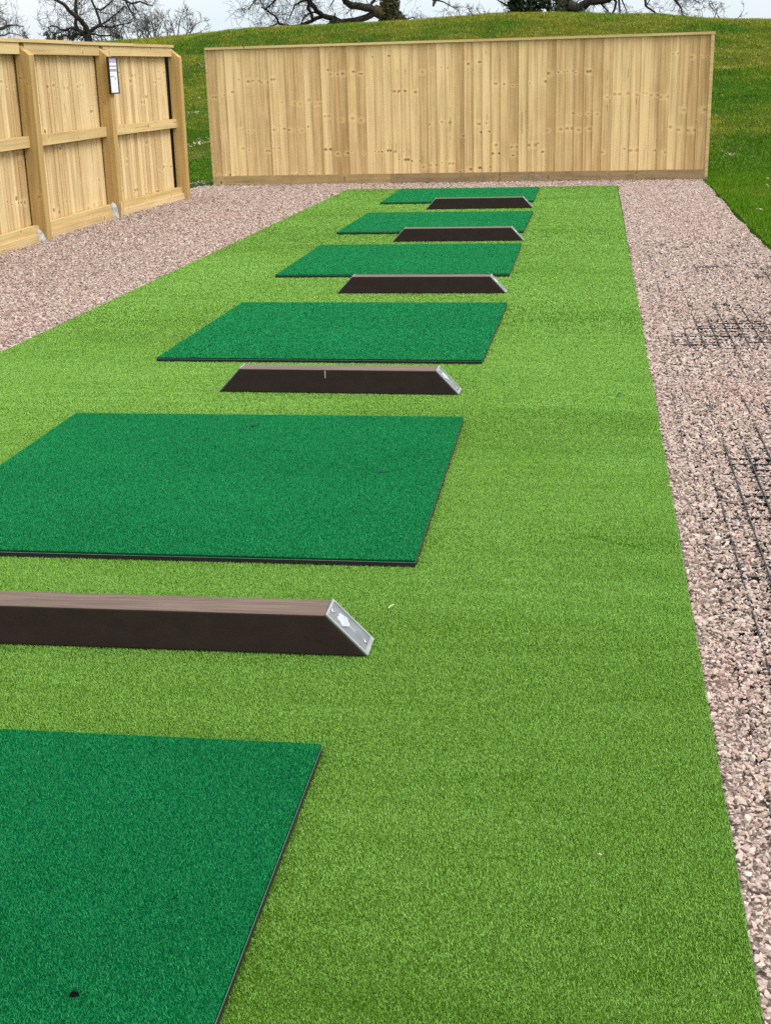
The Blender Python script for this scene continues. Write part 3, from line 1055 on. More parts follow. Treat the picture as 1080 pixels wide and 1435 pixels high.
# back fence, face towards the mats
BL, BR = Vector((-4.470, 15.632, 0)), Vector((1.285, 15.500, 0))
bd = (BR - BL).normalized()
bo = Vector((bd.y, -bd.x, 0))             # towards the camera
fence = empty('board_fence', tuple((BL + BR) / 2), math.atan2(bd.y, bd.x))
tag(fence, 'long pale wooden board fence facing the camera behind the last mat', 'fence')
fi = fence.matrix_basis.inverted()
L0, L1 = fi @ BL, fi @ BR
O = Vector((0, -1, 0))
q = MB(); featheredge(q, L0 + Vector((.012, 0, 0)), L1 - Vector((.036, 0, 0)), O, 0.085, 1.527, 0.1045, jit=0.004)
q.build('boards', W_BOARD, fence)
seg = (L1 - L0).length
cuts = [0, seg * 0.325, seg * 0.545, seg * 0.80, seg]
for c0, c1 in zip(cuts[:-1], cuts[1:]):
    q = MB(); along_box(q, L0 + Vector((c0 - (.012 if c0 == 0 else -.0006), 0, 0)), L0 + Vector((c1 + (.012 if c1 == seg else 0), 0, 0)), O, -0.012, 0.046, 1.531, 1.557)
    q.build('capping_rail', W_RAIL, fence)
q = MB(); along_box(q, L0 + Vector((-.012, 0, 0)), L0 + Vector((2.152, 0, 0)), O, 0.022, 0.040, -0.002, 0.103); q.build('gravel_board', W_GRAVELBOARD, fence)
q = MB(); along_box(q, L0 + Vector((2.154, 0, 0)), L1 + Vector((-.034, 0, 0)), O, 0.024, 0.044, 0.0, 0.103)
db = q.build('gravel_board', W_DARKBOARD, fence); tag(db, 'dark brown gravel board with a white splash')
q = MB(); along_box(q, L0 + Vector((-.020, 0, 0)), L0 + Vector((.010, 0, 0)), O, -0.05, 0.026, 0.104, 1.5305)
q.build('end_trim', W_RAIL, fence)
q = MB(); along_box(q, L1 + Vector((-.032, 0, 0)), L1 + Vector((0.004, 0, 0)), O, -0.05, 0.041, -0.01, 1.5305)
q.build('end_trim', W_RAIL, fence)
for zz in (0.3, 0.85, 1.4):
    q = MB(); along_box(q, L0 + Vector((.012, 0, 0)), L1 - Vector((0.04, 0, 0)), O, -0.05, -0.001, zz, zz + 0.08); q.build('back_rail', W_RAIL, fence)
for k in range(4):
    q = MB(); x = L0.x + 0.06 + k * (seg - 0.2) / 3
    q.box((x, 0.052, -0.3), (x + 0.1, 0.152, 1.50)); q.build('post', W_POST, fence)
# cement splash on the dark board
q = MB()
sx = (fi @ Vector(at(745, 249, 15.47))).x
rr = random.Random(8)
pts = []
for k in range(60):
    an = 2 * math.pi * k / 60
    r = 0.6 + 0.4 * abs(math.sin(2.5 * an + 1)) * rr.uniform(.5, 1.2)
    pts.append((sx + 0.16 * r * math.cos(an), -0.0452, 0.05 + 0.034 * r * math.sin(an)))
q.poly(pts)
t = NT('cement_splash')
f = t.noise(t.coords(), 11, 5, 0.75)
q.build('cement_splash', t.fin(t.mix(t.rng(f, 0.40, 0.75), (0.24, 0.165, 0.085), (0.52, 0.47, 0.38)), 0.9, 0.1), db)

# left fence: bays between deep posts, seen from the rail side
POSTS = [(-4.43, 6.85), (-4.412, 8.58), (-4.400, 10.305), (-4.390, 12.045), (-4.285, 13.88)]
lf = empty('paling_fence', (-4.39, 12.0, 0))
tag(lf, 'wooden fence on the left with deep sloping-topped posts and visible rails', 'fence')
off = Vector((-4.39, 12.0, 0))
PW, PD = 0.098, 0.116
posts = []
for (x, y) in POSTS:
    q = MB()
    x1, x0, y0, y1 = x - off.x, x - PD - off.x, y - off.y, y + PW - off.y
    ln = 0.012
    c = [(x0, y0, -.2), (x1, y0, -.2), (x0, y1, -.2), (x1, y1, -.2), (x0 + ln, y0, 1.531), (x1 + ln, y0, 1.437), (x0 + ln, y1, 1.531), (x1 + ln, y1, 1.437)]
    q.hexa(c, random.uniform(0.3, 0.9), random.random(), 2)
    posts.append(bevelled('post', q.mesh('post'), W_POST, lf, 0.002, 1))
for (xa, ya), (xb, yb) in zip(POSTS[:-1], POSTS[1:]):
    A, B = Vector((xa, ya + PW + .001, 0)) - off, Vector((xb, yb - .001, 0)) - off
    d = (B - A).normalized()
    o_ = Vector((d.y, -d.x, 0))              # towards the court
    last = yb > 13
    gap = 0.058 if last else -0.06
    q = MB(); featheredge(q, A + o_ * -0.134 - d * 0.03, B + o_ * -0.134 - d * gap, o_, 0.05, 1.525, 0.092, thick=(0.017, 0.008)); q.build('boards', W_BOARD_SIDE, lf)
    for nm, o0, o1, z0, z1, mt in (('top_rail', -0.108, -0.062, 1.444, 1.5295, W_RAIL), ('middle_rail', -0.108, -0.060, 0.735, 0.822, W_RAIL),
                                   ('bottom_rail', -0.108, -0.058, 0.056, 0.120, W_RAIL), ('gravel_board', -0.094, -0.034, -0.06, 0.0555, W_BOARD_SIDE)):
        q = MB(); along_box(q, A, B, o_, o0, o1, z0, z1); q.build(nm, mt, lf)
    if last:
        q = MB(); along_box(q, B - d * 0.09, B + d * 0.20, o_, -0.165, -0.1355, 0.0, 1.52); q.build('gap_shade_strip', GAP_SHADE, lf)  # added dark strip behind the open gap, in place of its shade
    # capping in two lengths per bay with ragged joints
    cA, cB = A - d * (PW + .001), B + (d * 0.05 if last else Vector((0, 0, 0)))
    mid = cA + (cB - cA) * (0.62 if not last else 0.42)
    for p, q_, e, dz in ((cA, mid - d * .001, random.uniform(-.005, .001), 0.0), (mid, cB, random.uniform(-.004, .004), -.0015)):
        q = MB(); along_box(q, p, q_, o_, -0.150, -0.048 + e, 1.533 + dz, 1.560 + dz); q.build('capping_rail', W_RAIL, lf)


# concrete collars at the feet of two posts
def blob(name, loc, sc, label, seed):
    bm = bmesh.new()
    bmesh.ops.create_icosphere(bm, subdivisions=3, radius=1)
    for v in bm.verts:
        p = v.co.copy()
        k = 1 + 0.22 * float(fbm(np.array([p.x * 1.3 + p.z]), np.array([p.y * 1.3 - p.z * .7]), seed, 3, 1.4)[0])
        v.co = Vector((p.x * sc[0] * k, p.y * sc[1] * k, p.z * sc[2] * k))
    me = bpy.data.meshes.new(name)
    bm.to_mesh(me); bm.free()
    for p in me.polygons: p.use_smooth = True
    o = link(name, me, CONCRETE)
    o.location = loc
    tag(o, label, 'concrete footing')
    return o


blob('concrete_footing', (-4.455, 10.27, 0.0), (0.055, 0.055, 0.085), 'lump of pale concrete at the foot of the left fence post nearest the camera', 3)
blob('concrete_footing', (-4.452, 12.015, 0.01), (0.055, 0.045, 0.125), 'tall smear of concrete at the foot of the fence post with the notice', 6)
q = MB()
q.box((0, 0, 0), (0.006, 0.012, 0.15), M=Matrix.Translation((-4.384, 12.05, -0.01)) @ Matrix.Rotation(0.10, 4, 'Y') @ Matrix.Rotation(0.05, 4, 'X'))
tag(q.build('wood_splinter', plain('pale_splinter', (0.75, 0.66, 0.47), 0.7, 0.2)), 'thin pale splinter of wood leaning on the foot of the notice post', 'splinter')

# framed notice on the front of the second post
sign = empty('framed_notice', (-4.372, 12.115, 1.27), 0.02)
tag(sign, 'small black framed white notice with a lilac heading on the left fence post', 'notice')
hw_, hh_ = 0.122, 0.162
q = MB(); q.box((0.0, -hw_ + .012, -hh_ + .012), (0.010, hw_ - .012, hh_ - .012)); q.build('paper', plain('white_paper', (0.80, 0.80, 0.83), 0.5, 0.4), sign)
q = MB()
q.box((-0.004, -hw_, -hh_), (0.018, hw_, -hh_ + .0125)); q.box((-0.004, -hw_, hh_ - .0125), (0.018, hw_, hh_))
q.box((-0.004, -hw_, -hh_ + .0125), (0.018, -hw_ + .0125, hh_ - .0125)); q.box((-0.004, hw_ - .0125, -hh_ + .0125), (0.018, hw_, hh_ - .0125))
q.build('frame', plain('black_frame', (0.012, 0.010, 0.014), 0.35, 0.5), sign)
LIL, LILD = plain('lilac_print', (0.42, 0.35, 0.48), 0.5, 0.3), plain('dark_print', (0.26, 0.24, 0.30), 0.5, 0.3)
q = MB()
for z0, z1 in ((0.110, 0.143), (0.076, 0.088), (0.034, 0.058)): q.box((0.0100, -0.102, z0), (0.0112, 0.102, z1))
q.build('heading_band', LIL, sign)
q = MB()
for z0, z1, a_, b_ in ((0.078, 0.086, -.085, .07), (0.040, 0.052, -.08, .075)):
    y_ = a_
    while y_ < b_:
        w_ = random.uniform(.006, .016); q.box((0.0112, y_, z0), (0.0117, y_ + w_, z1)); y_ += w_ + .005
for (y_, z_, w_, h_) in ((-.07, -.015, .03, .012), (-.03, -.012, .022, .010), (0.0, -.018, .018, .012), (.03, -.034, .03, .016), (.062, -.118, .012, .02)):
    q.box((0.0100, y_, z_), (0.0108, y_ + w_, z_ + h_))
for k in range(0):
    y_ = -.08
    while y_ < .08:
        w_ = random.uniform(.004, .014); q.box((0.0100, y_, -0.060 - k * .011), (0.0105, y_ + w_, -0.0575 - k * .011)); y_ += w_ + .006
q.build('print', LILD, sign)


# ------------------------------------------------------------------ trees
def grow(mb, p, d, r, L, depth, rng, up=0.15, sides=4, wob=0.35, kids=(2, 4), shrink=0.62, leafmin=0.0042):
    """a crooked branch with side branches"""
    n = 4 if depth > 1 else 3
    pts, rad = [np.array(p, float)], [r]
    d = np.array(d, float); d /= np.linalg.norm(d)
    for i in range(n):
        d = d + rng.normal(0, wob, 3) + np.array([0, 0, up * 0.5])
        d /= np.linalg.norm(d)
        pts.append(pts[-1] + d * L / n)
        rad.append(max(leafmin, r * (1 - 0.6 * (i + 1) / n)))
    mb.tube(pts, rad, sides if r > 0.02 else 3, rng.uniform(0, 1), cap=r > 0.03)
    if depth <= 0: return
    for k in range(rng.integers(kids[0], kids[1] + 1)):
        i = rng.integers(1, n + 1)
        base = pts[i]
        ax = rng.normal(0, 1, 3)
        dd = d * 0.7 + ax * 0.75 + np.array([0, 0, up])
        grow(mb, base, dd, max(leafmin, rad[i] * 0.72), L * shrink * rng.uniform(0.7, 1.25), depth - 1, rng, up, sides, wob, kids, shrink, leafmin)


def path_limb(mb, uvs, Y, radii, rng, bend=0.0, twigs=0, tw_r=0.018, tw_L=0.8, depth=2, up=0.1, smooth=2, sides=6, kids=(2, 4)):
    """a limb through photo pixels at distance Y (bend: metres it comes nearer by its tip), with twigs"""
    n = len(uvs)
    P = [at(u, v, Y - bend * (i / max(1, n - 1)) ** 1.3) for i, (u, v) in enumerate(uvs)]
    R = list(radii) if hasattr(radii, '__len__') else [radii] * n
    if len(R) == 2: R = list(np.linspace(R[0], R[1], n))
    for _ in range(smooth - 1):
        P2, R2 = [P[0]], [R[0]]
        for i in range(n - 1):
            mid = (P[i] + P[i + 1]) / 2 + rng.normal(0, 0.03 * np.linalg.norm(P[i + 1] - P[i]), 3)
            P2 += [mid, P[i + 1]]; R2 += [(R[i] + R[i + 1]) / 2, R[i + 1]]
        P, R = P2, R2
        n = len(P)
    mb.tube(P, R, sides, rng.uniform(0, 1))
    for k in range(int(twigs * 0.5)):
        t = rng.uniform(0.1, 1.0) * (n - 1)
        i = min(int(t), n - 2)
        p = P[i] + (P[i + 1] - P[i]) * (t - i)
        d = (P[i + 1] - P[i]); d /= np.linalg.norm(d)
        dd = d * 0.5 + rng.normal(0, 0.8, 3) + np.array([0, 0, up])
        grow(mb, p, dd, min(tw_r * .62, R[i] * .6), tw_L * rng.uniform(0.6, 1.3), depth, rng, up, 4, 0.4, kids)
    return P


def leaves(P, s, rng):
    n = len(P)
    a, bb = rng.normal(0, 1, (n, 3)), rng.normal(0, 1, (n, 3))
    a /= np.linalg.norm(a, axis=1)[:, None]
    bb -= a * (a * bb).sum(1)[:, None]
    bb /= np.linalg.norm(bb, axis=1)[:, None]
    s = (s * rng.uniform(.6, 1.3, n))[:, None]
    V = np.empty((n * 4, 3))
    V[0::4] = P - a * s; V[1::4] = P + bb * s * .7; V[2::4] = P + a * s; V[3::4] = P - bb * s * .7
    return np_mesh('ivy', V, np.arange(n * 4).reshape(n, 4), {'rnd': rng.uniform(0, 1, n) ** 1.6})


def root_at(u, Y):
    p = at(u, 40, Y)
    z = float(height(np.array([p[0]]), np.array([Y]))[0])
    return np.array([p[0], Y, z])


def tree_root(name, u, Y, label, cat='tree'):
    p = root_at(u, Y)
    o = empty(name, tuple(p))
    tag(o, label, cat)
    return o, p


def part(mb_or_me, name, mat, root, smooth=True):
    o = mb_or_me.build(name, mat, None, smooth) if isinstance(mb_or_me, MB) else link(name, mb_or_me, mat)
    o.parent = root
    o.matrix_parent_inverse = Matrix.Translation(-Vector(root.location))
    return o


def high_crown(mb, p, r, rng, n=5, L=4.0, depth=3):
    for k in range(n):
        a_ = 2 * math.pi * k / n + rng.uniform(-.3, .3)
        grow(mb, p, (math.cos(a_), math.sin(a_), 0.9), r, L * rng.uniform(.8, 1.2), depth, rng, 0.15, 5, 0.3, (2, 3))


# big spreading oak in the middle: ivy trunk, limbs dipping to the bank on the left
Y = 47.0
rng = np.random.default_rng(21)
root, p0 = tree_root('oak_tree', 549, Y, 'bare spreading oak with an ivied trunk and a long low limb above the fence middle')
mb = MB()
tr = [(p0[0], Y, p0[2] - .2)] + [at(u, v, Y) for u, v in ((553, 36), (549, 27), (546, 17), (546, 4), (545, -20), (547, -60), (543, -120), (548, -180))]
mb.tube(tr, [.62, .50, .36, .26, .24, .25, .24, .2, .13], 10, .5)
path_limb(mb, ((547, 26), (535, 19), (524, 14)), Y, (.26, .22), rng, .2, 0)
part(mb, 'trunk', BARK_MOSS, root)
mb = MB()
path_limb(mb, ((528, 17), (518, 11), (505, 9), (492, 8), (485, 3), (478, -7), (462, -18), (440, -24), (410, -22)), Y - .2, (.16, .05), rng, 2.0, 22, .03, 1.2, 2)
path_limb(mb, ((526, 17), (514, 24), (496, 29), (478, 31), (468, 26), (452, 22), (444, 16), (436, 5), (431, -6), (420, -16)), Y - .2, (.12, .06), rng, 1.5, 22, .025, .9, 2)
path_limb(mb, ((470, 28), (464, 34), (458, 38)), Y - .8, (.10, .09), rng, 0, 2)
path_limb(mb, ((471, 29), (476, 34), (481, 38)), Y - .8, (.10, .10), rng, 0, 1)
path_limb(mb, ((470, 28), (469, 22), (470, 18)), Y - .8, (.04, .02), rng, 0, 0)
path_limb(mb, ((454, 22), (442, 26), (430, 32), (418, 37), (407, 37), (398, 35), (391, 33), (389, 27), (385, 22), (374, 14), (366, 10)), Y - .8, (.075, .022), rng, 1.5, 40, .018, .75, 2, .25)
path_limb(mb, ((438, 27), (437, 20), (431, 12), (433, 5), (432, -4)), Y - 1, (.05, .05), rng, .5, 8, .018, .7)
path_limb(mb, ((446, 17), (437, 17), (428, 22), (422, 33)), Y - 1, (.035, .02), rng, .5, 5, .015, .5)
path_limb(mb, ((432, 0), (422, 2), (413, 7), (410, 15), (405, 28)), Y - 1.2, (.05, .015), rng, .5, 16, .016, .7, 2, -.1)
path_limb(mb, ((413, -14), (398, -8), (386, 0), (378, 8), (371, 14)), Y - 2, (.05, .02), rng, .8, 34, .016, .9, 2, 0)
path_limb(mb, ((420, -20), (390, -20), (372, -12), (358, 0), (348, 14)), Y - 2.2, (.05, .014), rng, .8, 46, .015, .9, 2, 0)
path_limb(mb, ((389, 33), (376, 38), (365, 40), (356, 42)), Y - 2, (.03, .012), rng, .3, 14, .012, .45, 1, .3)
path_limb(mb, ((519, 11), (520, 5), (526, -2), (533, -14)), Y - .2, (.06, .04), rng, -.5, 6, .02, .8)
path_limb(mb, ((470, -9), (467, 2), (462, 10)), Y - 1, (.03, .012), rng, 0, 4, .012, .5)
path_limb(mb, ((561, 33), (568, 27), (578, 24), (592, 31)), Y, (.03, .015), rng, .3, 10, .012, .5, 2, .2)
path_limb(mb, ((546, -70), (585, -30), (606, -8), (609, 2), (607, 8)), Y, (.14, .035), rng, 1.5, 12, .02, .7)
path_limb(mb, ((609, 0), (622, 3), (632, 9), (640, 14)), Y - 1.4, (.03, .012), rng, .2, 12, .012, .5, 2)
high_crown(mb, np.array(tr[-1]), .12, rng, 6, 4.5, 3)
high_crown(mb, np.array(tr[-3]), .14, rng, 5, 4.5, 3)
part(mb, 'crown', BARK, root)
n = 2600
t_ = rng.uniform(0, 1, n)
axis_pts = np.array([np.array([np.interp(t, np.linspace(0, 1, len(tr[1:7])), [q_[k] for q_ in tr[1:7]]) for k in range(3)]) for t in t_])
rad_ = np.interp(t_, [0, .2, .45, 1], [.5, .36, .27, .30]) * rng.uniform(.85, 1.25, n)
an = rng.uniform(0, 2 * math.pi, n)
part(leaves(axis_pts + np.stack([rad_ * np.cos(an), rad_ * np.sin(an), rng.normal(0, .05, n)], 1), .045, rng), 'ivy', IVY_BROWN, root)

# trunk smothered in ivy
Y = 49.0
rng = np.random.default_rng(22)
root, p0 = tree_root('ivy_clad_tree', 733, Y, 'tree trunk smothered in a wide dark mass of ivy right of the centre')
mb = MB()
tr = [(p0[0], Y, p0[2] - .2)] + [at(u, v, Y) for u, v in ((733, 26), (732, 5), (731, -40), (735, -110), (730, -170))]
mb.tube(tr, [.42, .36, .3, .28, .2, .12], 9, .5)
part(mb, 'trunk', BARK, root)
mb = MB()
path_limb(mb, ((722, 4), (712, 8), (707, 6), (700, 2), (690, -4)), Y, (.05, .015), rng, .3, 12, .014, .5)
path_limb(mb, ((722, 16), (716, 20), (712, 21), (706, 14)), Y, (.03, .01), rng, .3, 6, .012, .35)
path_limb(mb, ((740, -10), (757, -14), (768, -6), (772, 8)), Y, (.07, .02), rng, .3, 14, .014, .5)
high_crown(mb, np.array(tr[-1]), .12, rng, 6, 4.0, 3)
high_crown(mb, np.array(tr[-2]), .14, rng, 5, 4.0, 3)
part(mb, 'crown', BARK, root)
pts = []
for (u, v, ru, rv, k) in ((731, 10, 17, 20, 2600), (729, -14, 18, 22, 1800), (732, -50, 17, 26, 1600), (732, -95, 14, 26, 1000), (754, 2, 9, 8, 420), (765, 4, 7, 9, 240), (752, 14, 7, 5, 150), (770, 14, 4, 5, 70), (745, 20, 9, 4, 260), (760, -12, 10, 8, 380), (716, 18, 5, 4, 60)):
    c = at(u, v, Y)
    sc = np.array([ru / 37.0, ru / 37.0, rv / 37.0])
    g = rng.normal(0, 1, (k, 3)); g /= np.linalg.norm(g, axis=1)[:, None]
    pts.append(c + g * sc * (rng.uniform(.45, 1.08, k) ** .6)[:, None])
part(leaves(np.concatenate(pts), .06, rng), 'ivy', IVY, root)

# second oak, limb drooping to the right
Y = 46.0
rng = np.random.default_rng(23)
root, p0 = tree_root('oak_tree', 787, Y, 'bare oak whose thick limb sweeps right and hangs down over the right of the fence')
mb = MB()
tr = [(p0[0], Y, p0[2] - .2)] + [at(u, v, Y) for u, v in ((787, 26), (787, 12), (788, 0), (789, -30), (786, -80), (792, -150))]
mb.tube(tr, [.42, .30, .24, .25, .25, .22, .15], 10, .5)
part(mb, 'trunk', BARK_MOSS, root)
mb = MB()
PX = path_limb(mb, ((789, -10), (795, 4), (803, 10), (810, 12), (818, 7), (826, 1), (836, 1), (848, 0), (857, -4), (880, -16), (905, -24), (935, -20), (955, -12)), Y, (.2, .05), rng, 1.2, 20, .025, .8, 2, 0)
path_limb(mb, ((815, 10), (818, 16), (824, 23), (826, 27)), Y - .4, (.045, .012), rng, .3, 14, .012, .5, 2, -.1)
path_limb(mb, ((838, 0), (845, 9), (851, 15), (856, 23)), Y - .5, (.045, .012), rng, .3, 18, .012, .5, 2, -.1)
path_limb(mb, ((843, -2), (846, 2), (853, 2), (856, -2)), Y - .5, (.05, .05), rng, 0, 2)
path_limb(mb, ((858, -4), (863, 3), (861, 12), (857, 20), (857, 27)), Y - .6, (.05, .03), rng, .2, 6, .012, .4, 1, -.1)
path_limb(mb, ((868, -8), (867, 6), (868, 18), (868, 26)), Y - .7, (.04, .022), rng, .2, 5, .012, .4, 1, -.1)
path_limb(mb, ((872, -10), (871, 0), (875, 10), (879, 22)), Y - .7, (.03, .01), rng, .2, 10, .01, .4, 1, -.1)
path_limb(mb, ((900, -22), (903, -4), (904, 8), (911, 13), (917, 17), (924, 24)), Y - .9, (.05, .016), rng, .2, 16, .013, .5, 2, -.05)
path_limb(mb, ((904, 8), (908, 3), (912, -3)), Y - .9, (.025, .012), rng, 0, 3, .012, .4, 1)
path_limb(mb, ((930, -22), (942, -6), (949, 5), (954, 12), (955, 24)), Y - 1.1, (.05, .02), rng, .2, 34, .013, .55, 2, 0)
path_limb(mb, ((950, -14), (962, -6), (972, 0), (980, 5)), Y - 1.2, (.03, .01), rng, .2, 28, .011, .5, 2, 0)
path_limb(mb, ((788, 3), (775, -8), (760, -20)), Y, (.12, .05), rng, .5, 6)
high_crown(mb, np.array(tr[-1]), .12, rng, 6, 4.0, 3)
high_crown(mb, np.array(tr[-2]), .14, rng, 5, 4.0, 3)
part(mb, 'crown', BARK, root)
n = 900
t_ = rng.uniform(0, 1, n)
axis_pts = np.array([[np.interp(t, np.linspace(0, 1, 5), [q_[k] for q_ in tr[1:6]]) for k in range(3)] for t in t_])
an = rng.uniform(0, 2 * math.pi, n)
rad_ = np.interp(t_, [0, 1], [.28, .26]) * rng.uniform(.9, 1.2, n)
part(leaves(axis_pts + np.stack([rad_ * np.cos(an), rad_ * np.sin(an), rng.normal(0, .05, n)], 1), .045, rng), 'ivy', IVY, root)

# crooked tree over the left fence
Y = 38.0
rng = np.random.default_rng(24)
root, p0 = tree_root('crooked_tree', 122, Y, 'dark crooked bare tree with forked stems rising behind the left fence')
mb = MB()
mb.tube([(p0[0], Y, p0[2] - .2), at(124, 62, Y), at(122, 52, Y), at(117, 45, Y)], [.16, .11, .09, .08], 7, .5)
mb.tube([at(128, 66, Y), at(126, 56, Y), at(123, 44, Y)], [.1, .08, .08], 6, .5)
part(mb, 'trunk', BARK, root)
mb = MB()
path_limb(mb, ((123, 46), (121, 38), (114, 29), (106, 22), (97, 15), (90, 6), (79, 0), (62, -10), (40, -18)), Y, (.085, .03), rng, 1, 18, .018, .7)
path_limb(mb, ((116, 46), (109, 41), (106, 34), (107, 22), (106, 8), (107, -6), (104, -24)), Y - .2, (.06, .035), rng, -.5, 15, .018, .8)
path_limb(mb, ((117, 46), (106, 41), (99, 39), (92, 42), (86, 42), (80, 37), (72, 36), (67, 40)), Y - .2, (.045, .015), rng, .5, 25, .014, .55, 2, .25)
path_limb(mb, ((124, 46), (132, 40), (140, 36), (140, 28), (136, 17), (132, 8), (128, -4), (126, -20)), Y + .2, (.055, .03), rng, -.5, 18, .016, .7)
path_limb(mb, ((136, 12), (142, 14), (150, 8), (158, 0), (168, -10)), Y, (.03, .015), rng, .3, 14, .014, .7)
path_limb(mb, ((140, 36), (148, 38), (160, 37), (172, 34), (186, 30)), Y, (.03, .012), rng, .5, 25, .013, .6, 2, .15)
path_limb(mb, ((128, -20), (150, -10), (176, 0), (184, 5), (196, 2), (206, 6), (214, 8)), Y, (.05, .014), rng, .5, 18, .013, .55, 2, 0)
path_limb(mb, ((176, 0), (182, 12), (187, 22), (193, 28)), Y, (.025, .012), rng, .3, 12, .012, .5)
path_limb(mb, ((186, 5), (192, 14), (197, 22)), Y, (.022, .01), rng, .3, 9, .011, .45)
path_limb(mb, ((118, 48), (104, 50), (90, 50), (76, 52)), Y, (.03, .012), rng, .5, 23, .013, .5, 2, .1)
path_limb(mb, ((126, 48), (140, 50), (156, 50), (170, 54)), Y, (.03, .012), rng, .5, 26, .013, .5, 2, .1)
path_limb(mb, ((122, 46), (150, 30), (165, 18), (176, 8)), Y + .5, (.03, .012), rng, .5, 21, .013, .5, 2, .1)
for pt in ((104, -24), (126, -20), (62, -10)): high_crown(mb, at(pt[0], pt[1], Y), .03, rng, 4, 1.4, 2)
part(mb, 'crown', BARK, root)

# tree leaning in from beyond the left edge
Y = 43.0
rng = np.random.default_rng(25)
root, p0 = tree_root('bare_tree', -70, Y, 'fine twigged bare tree reaching in at the top left corner')
mb = MB()
mb.tube([(p0[0], Y, p0[2] - .2), at(-66, 40, Y), at(-60, -10, Y), at(-64, -70, Y)], [.3, .22, .2, .14], 8, .5)
part(mb, 'trunk', BARK_GREY, root)
mb = MB()
path_limb(mb, ((-62, 60), (-30, 50), (-8, 44), (3, 40), (11, 36), (20, 35), (34, 37)), Y, (.09, .016), rng, 1, 44, .013, .6, 2, .15)
path_limb(mb, ((8, 37), (10, 30), (4, 26), (-6, 22)), Y - .8, (.03, .015), rng, 0, 14, .012, .5)
path_limb(mb, ((-60, 10), (-30, 8), (-6, 14), (8, 20)), Y, (.07, .012), rng, 1, 34, .012, .6, 2, .1)
path_limb(mb, ((-50, 62), (-20, 58), (0, 50), (14, 46), (30, 50)), Y, (.05, .012), rng, 1, 26, .012, .5, 2, .2)
high_crown(mb, at(-64, -70, Y), .1, rng, 6, 3.5, 3)
part(mb, 'crown', BARK_GREY, root)


def bush(name, u, v0, Y, ru, h_px, stems, label, seed, r=.022, depth=3, up=.22, mat=BARK_GREY, cat='shrub', leafmin=.009, fan=1.0, kids=(2, 3)):
    rng = np.random.default_rng(seed)
    p = root_at(u, Y)
    c = at(u, v0, Y)
    mb = MB()
    s = Y / 1800.0
    stems = int(stems * 0.6)
    for k in range(stems):
        x = c[0] + rng.uniform(-1, 1) * ru * s * 0.55
        q0 = np.array([x, Y + rng.uniform(-.6, .6), float(height(np.array([x]), np.array([Y]))[0]) - .1])
        H = max(.3, c[2] - q0[2]) + .02
        q1 = q0 + np.array([rng.normal(0, .1), rng.normal(0, .1), H])
        mb.tube([q0, (q0 + q1) / 2 + rng.normal(0, .05, 3), q1], [r * 1.25, r * 1.1, r], 4, .5)
        dx = (x - c[0]) / (ru * s * .55 + 1e-6)
        grow(mb, q1, (dx * fan + rng.normal(0, .2), rng.normal(0, .4), 1.0), r, h_px * s * rng.uniform(.5, .8), depth, rng, up, 4, .22, kids, .62, leafmin * .62)
    mb.V = [(v[0] - c[0], v[1] - Y, v[2] - p[2]) for v in mb.V]
    o = mb.build(name, mat, None, True)
    o.location = (c[0], Y, p[2])
    return tag(o, label, cat)


bush('bare_tree', 237, 54, 62, 66, 40, 26, 'round headed grey bare tree standing left of the back fence', 31, .032, 3, .2, cat='tree', kids=(3, 4), leafmin=.012)
bush('thicket', 196, 58, 50, 42, 34, 26, 'brownish bare thicket low behind the left fence end', 32, .022, 3, .2, kids=(2, 4), leafmin=.012)
bush('thicket', 160, 60, 54, 40, 20, 16, 'tangle of dark twigs behind the crooked tree', 33, .022, 3, .15, mat=BARK, kids=(2, 4), leafmin=.011)
bush('hedge_shrub', 90, 57, 56, 36, 15, 40, 'dense low dark hedge shrub showing over the left fence', 34, .025, 3, .05, mat=BARK, kids=(3, 4), leafmin=.015)
bush('hedge_shrub', 34, 54, 56, 8, 10, 10, 'small dark twiggy shrub just above the fence top at far left', 35, .02, 3, .1, mat=BARK, leafmin=.011)
bush('bramble', 586, 33, 36, 22, 14, 9, 'low arching bare bramble on the crest beside the oak trunk', 36, .012, 2, .05, leafmin=.007)
bush('bramble', 630, 30, 36.5, 36, 24, 9, 'arching bare bramble stems on the crest left of the ivy trunk', 37, .014, 3, -.02, leafmin=.0065)
bush('bramble', 678, 27, 36.2, 34, 22, 10, 'fine bare bramble against the sky by the ivy trunk', 38, .012, 3, .0, leafmin=.0065)
bush('bramble', 845, 26, 38, 44, 16, 12, 'low twiggy bramble under the drooping oak limb', 39, .012, 3, .05, leafmin=.0065)
bush('bramble', 890, 25, 40, 12, 8, 8, 'small dark bramble tuft on the crest below the oak limb tip', 40, .012, 2, .1, leafmin=.009)
bush('bare_sapling', 983, 31, 60, 30, 24, 9, 'faint bare saplings on the skyline above the right fence end', 41, .02, 3, .15, leafmin=.011)
bush('bare_sapling', 1021, 32, 75, 18, 26, 6, 'pale upright distant bare saplings on the skyline at the right', 42, .028, 3, .3, leafmin=.013)
bush('bramble', 400, 43, 40, 90, 10, 22, 'thin line of bare twigs on the crest under the oak limb', 43, .010, 2, .1, leafmin=.006)

# ------------------------------------------------------------------ small litter
q = MB()
g = ground_at(548, 853)
q.tube([(g[0] - .006, g[1] - .007, .004), (g[0], g[1], .008), (g[0] + .005, g[1] + .010, .007)], [.0011, .0013, .0009], 5)
tag(q.build('twig', plain('straw', (0.62, 0.56, 0.38), .7, .2)), 'tiny pale straw stalk on the carpet right of the nearest beam', 'twig')


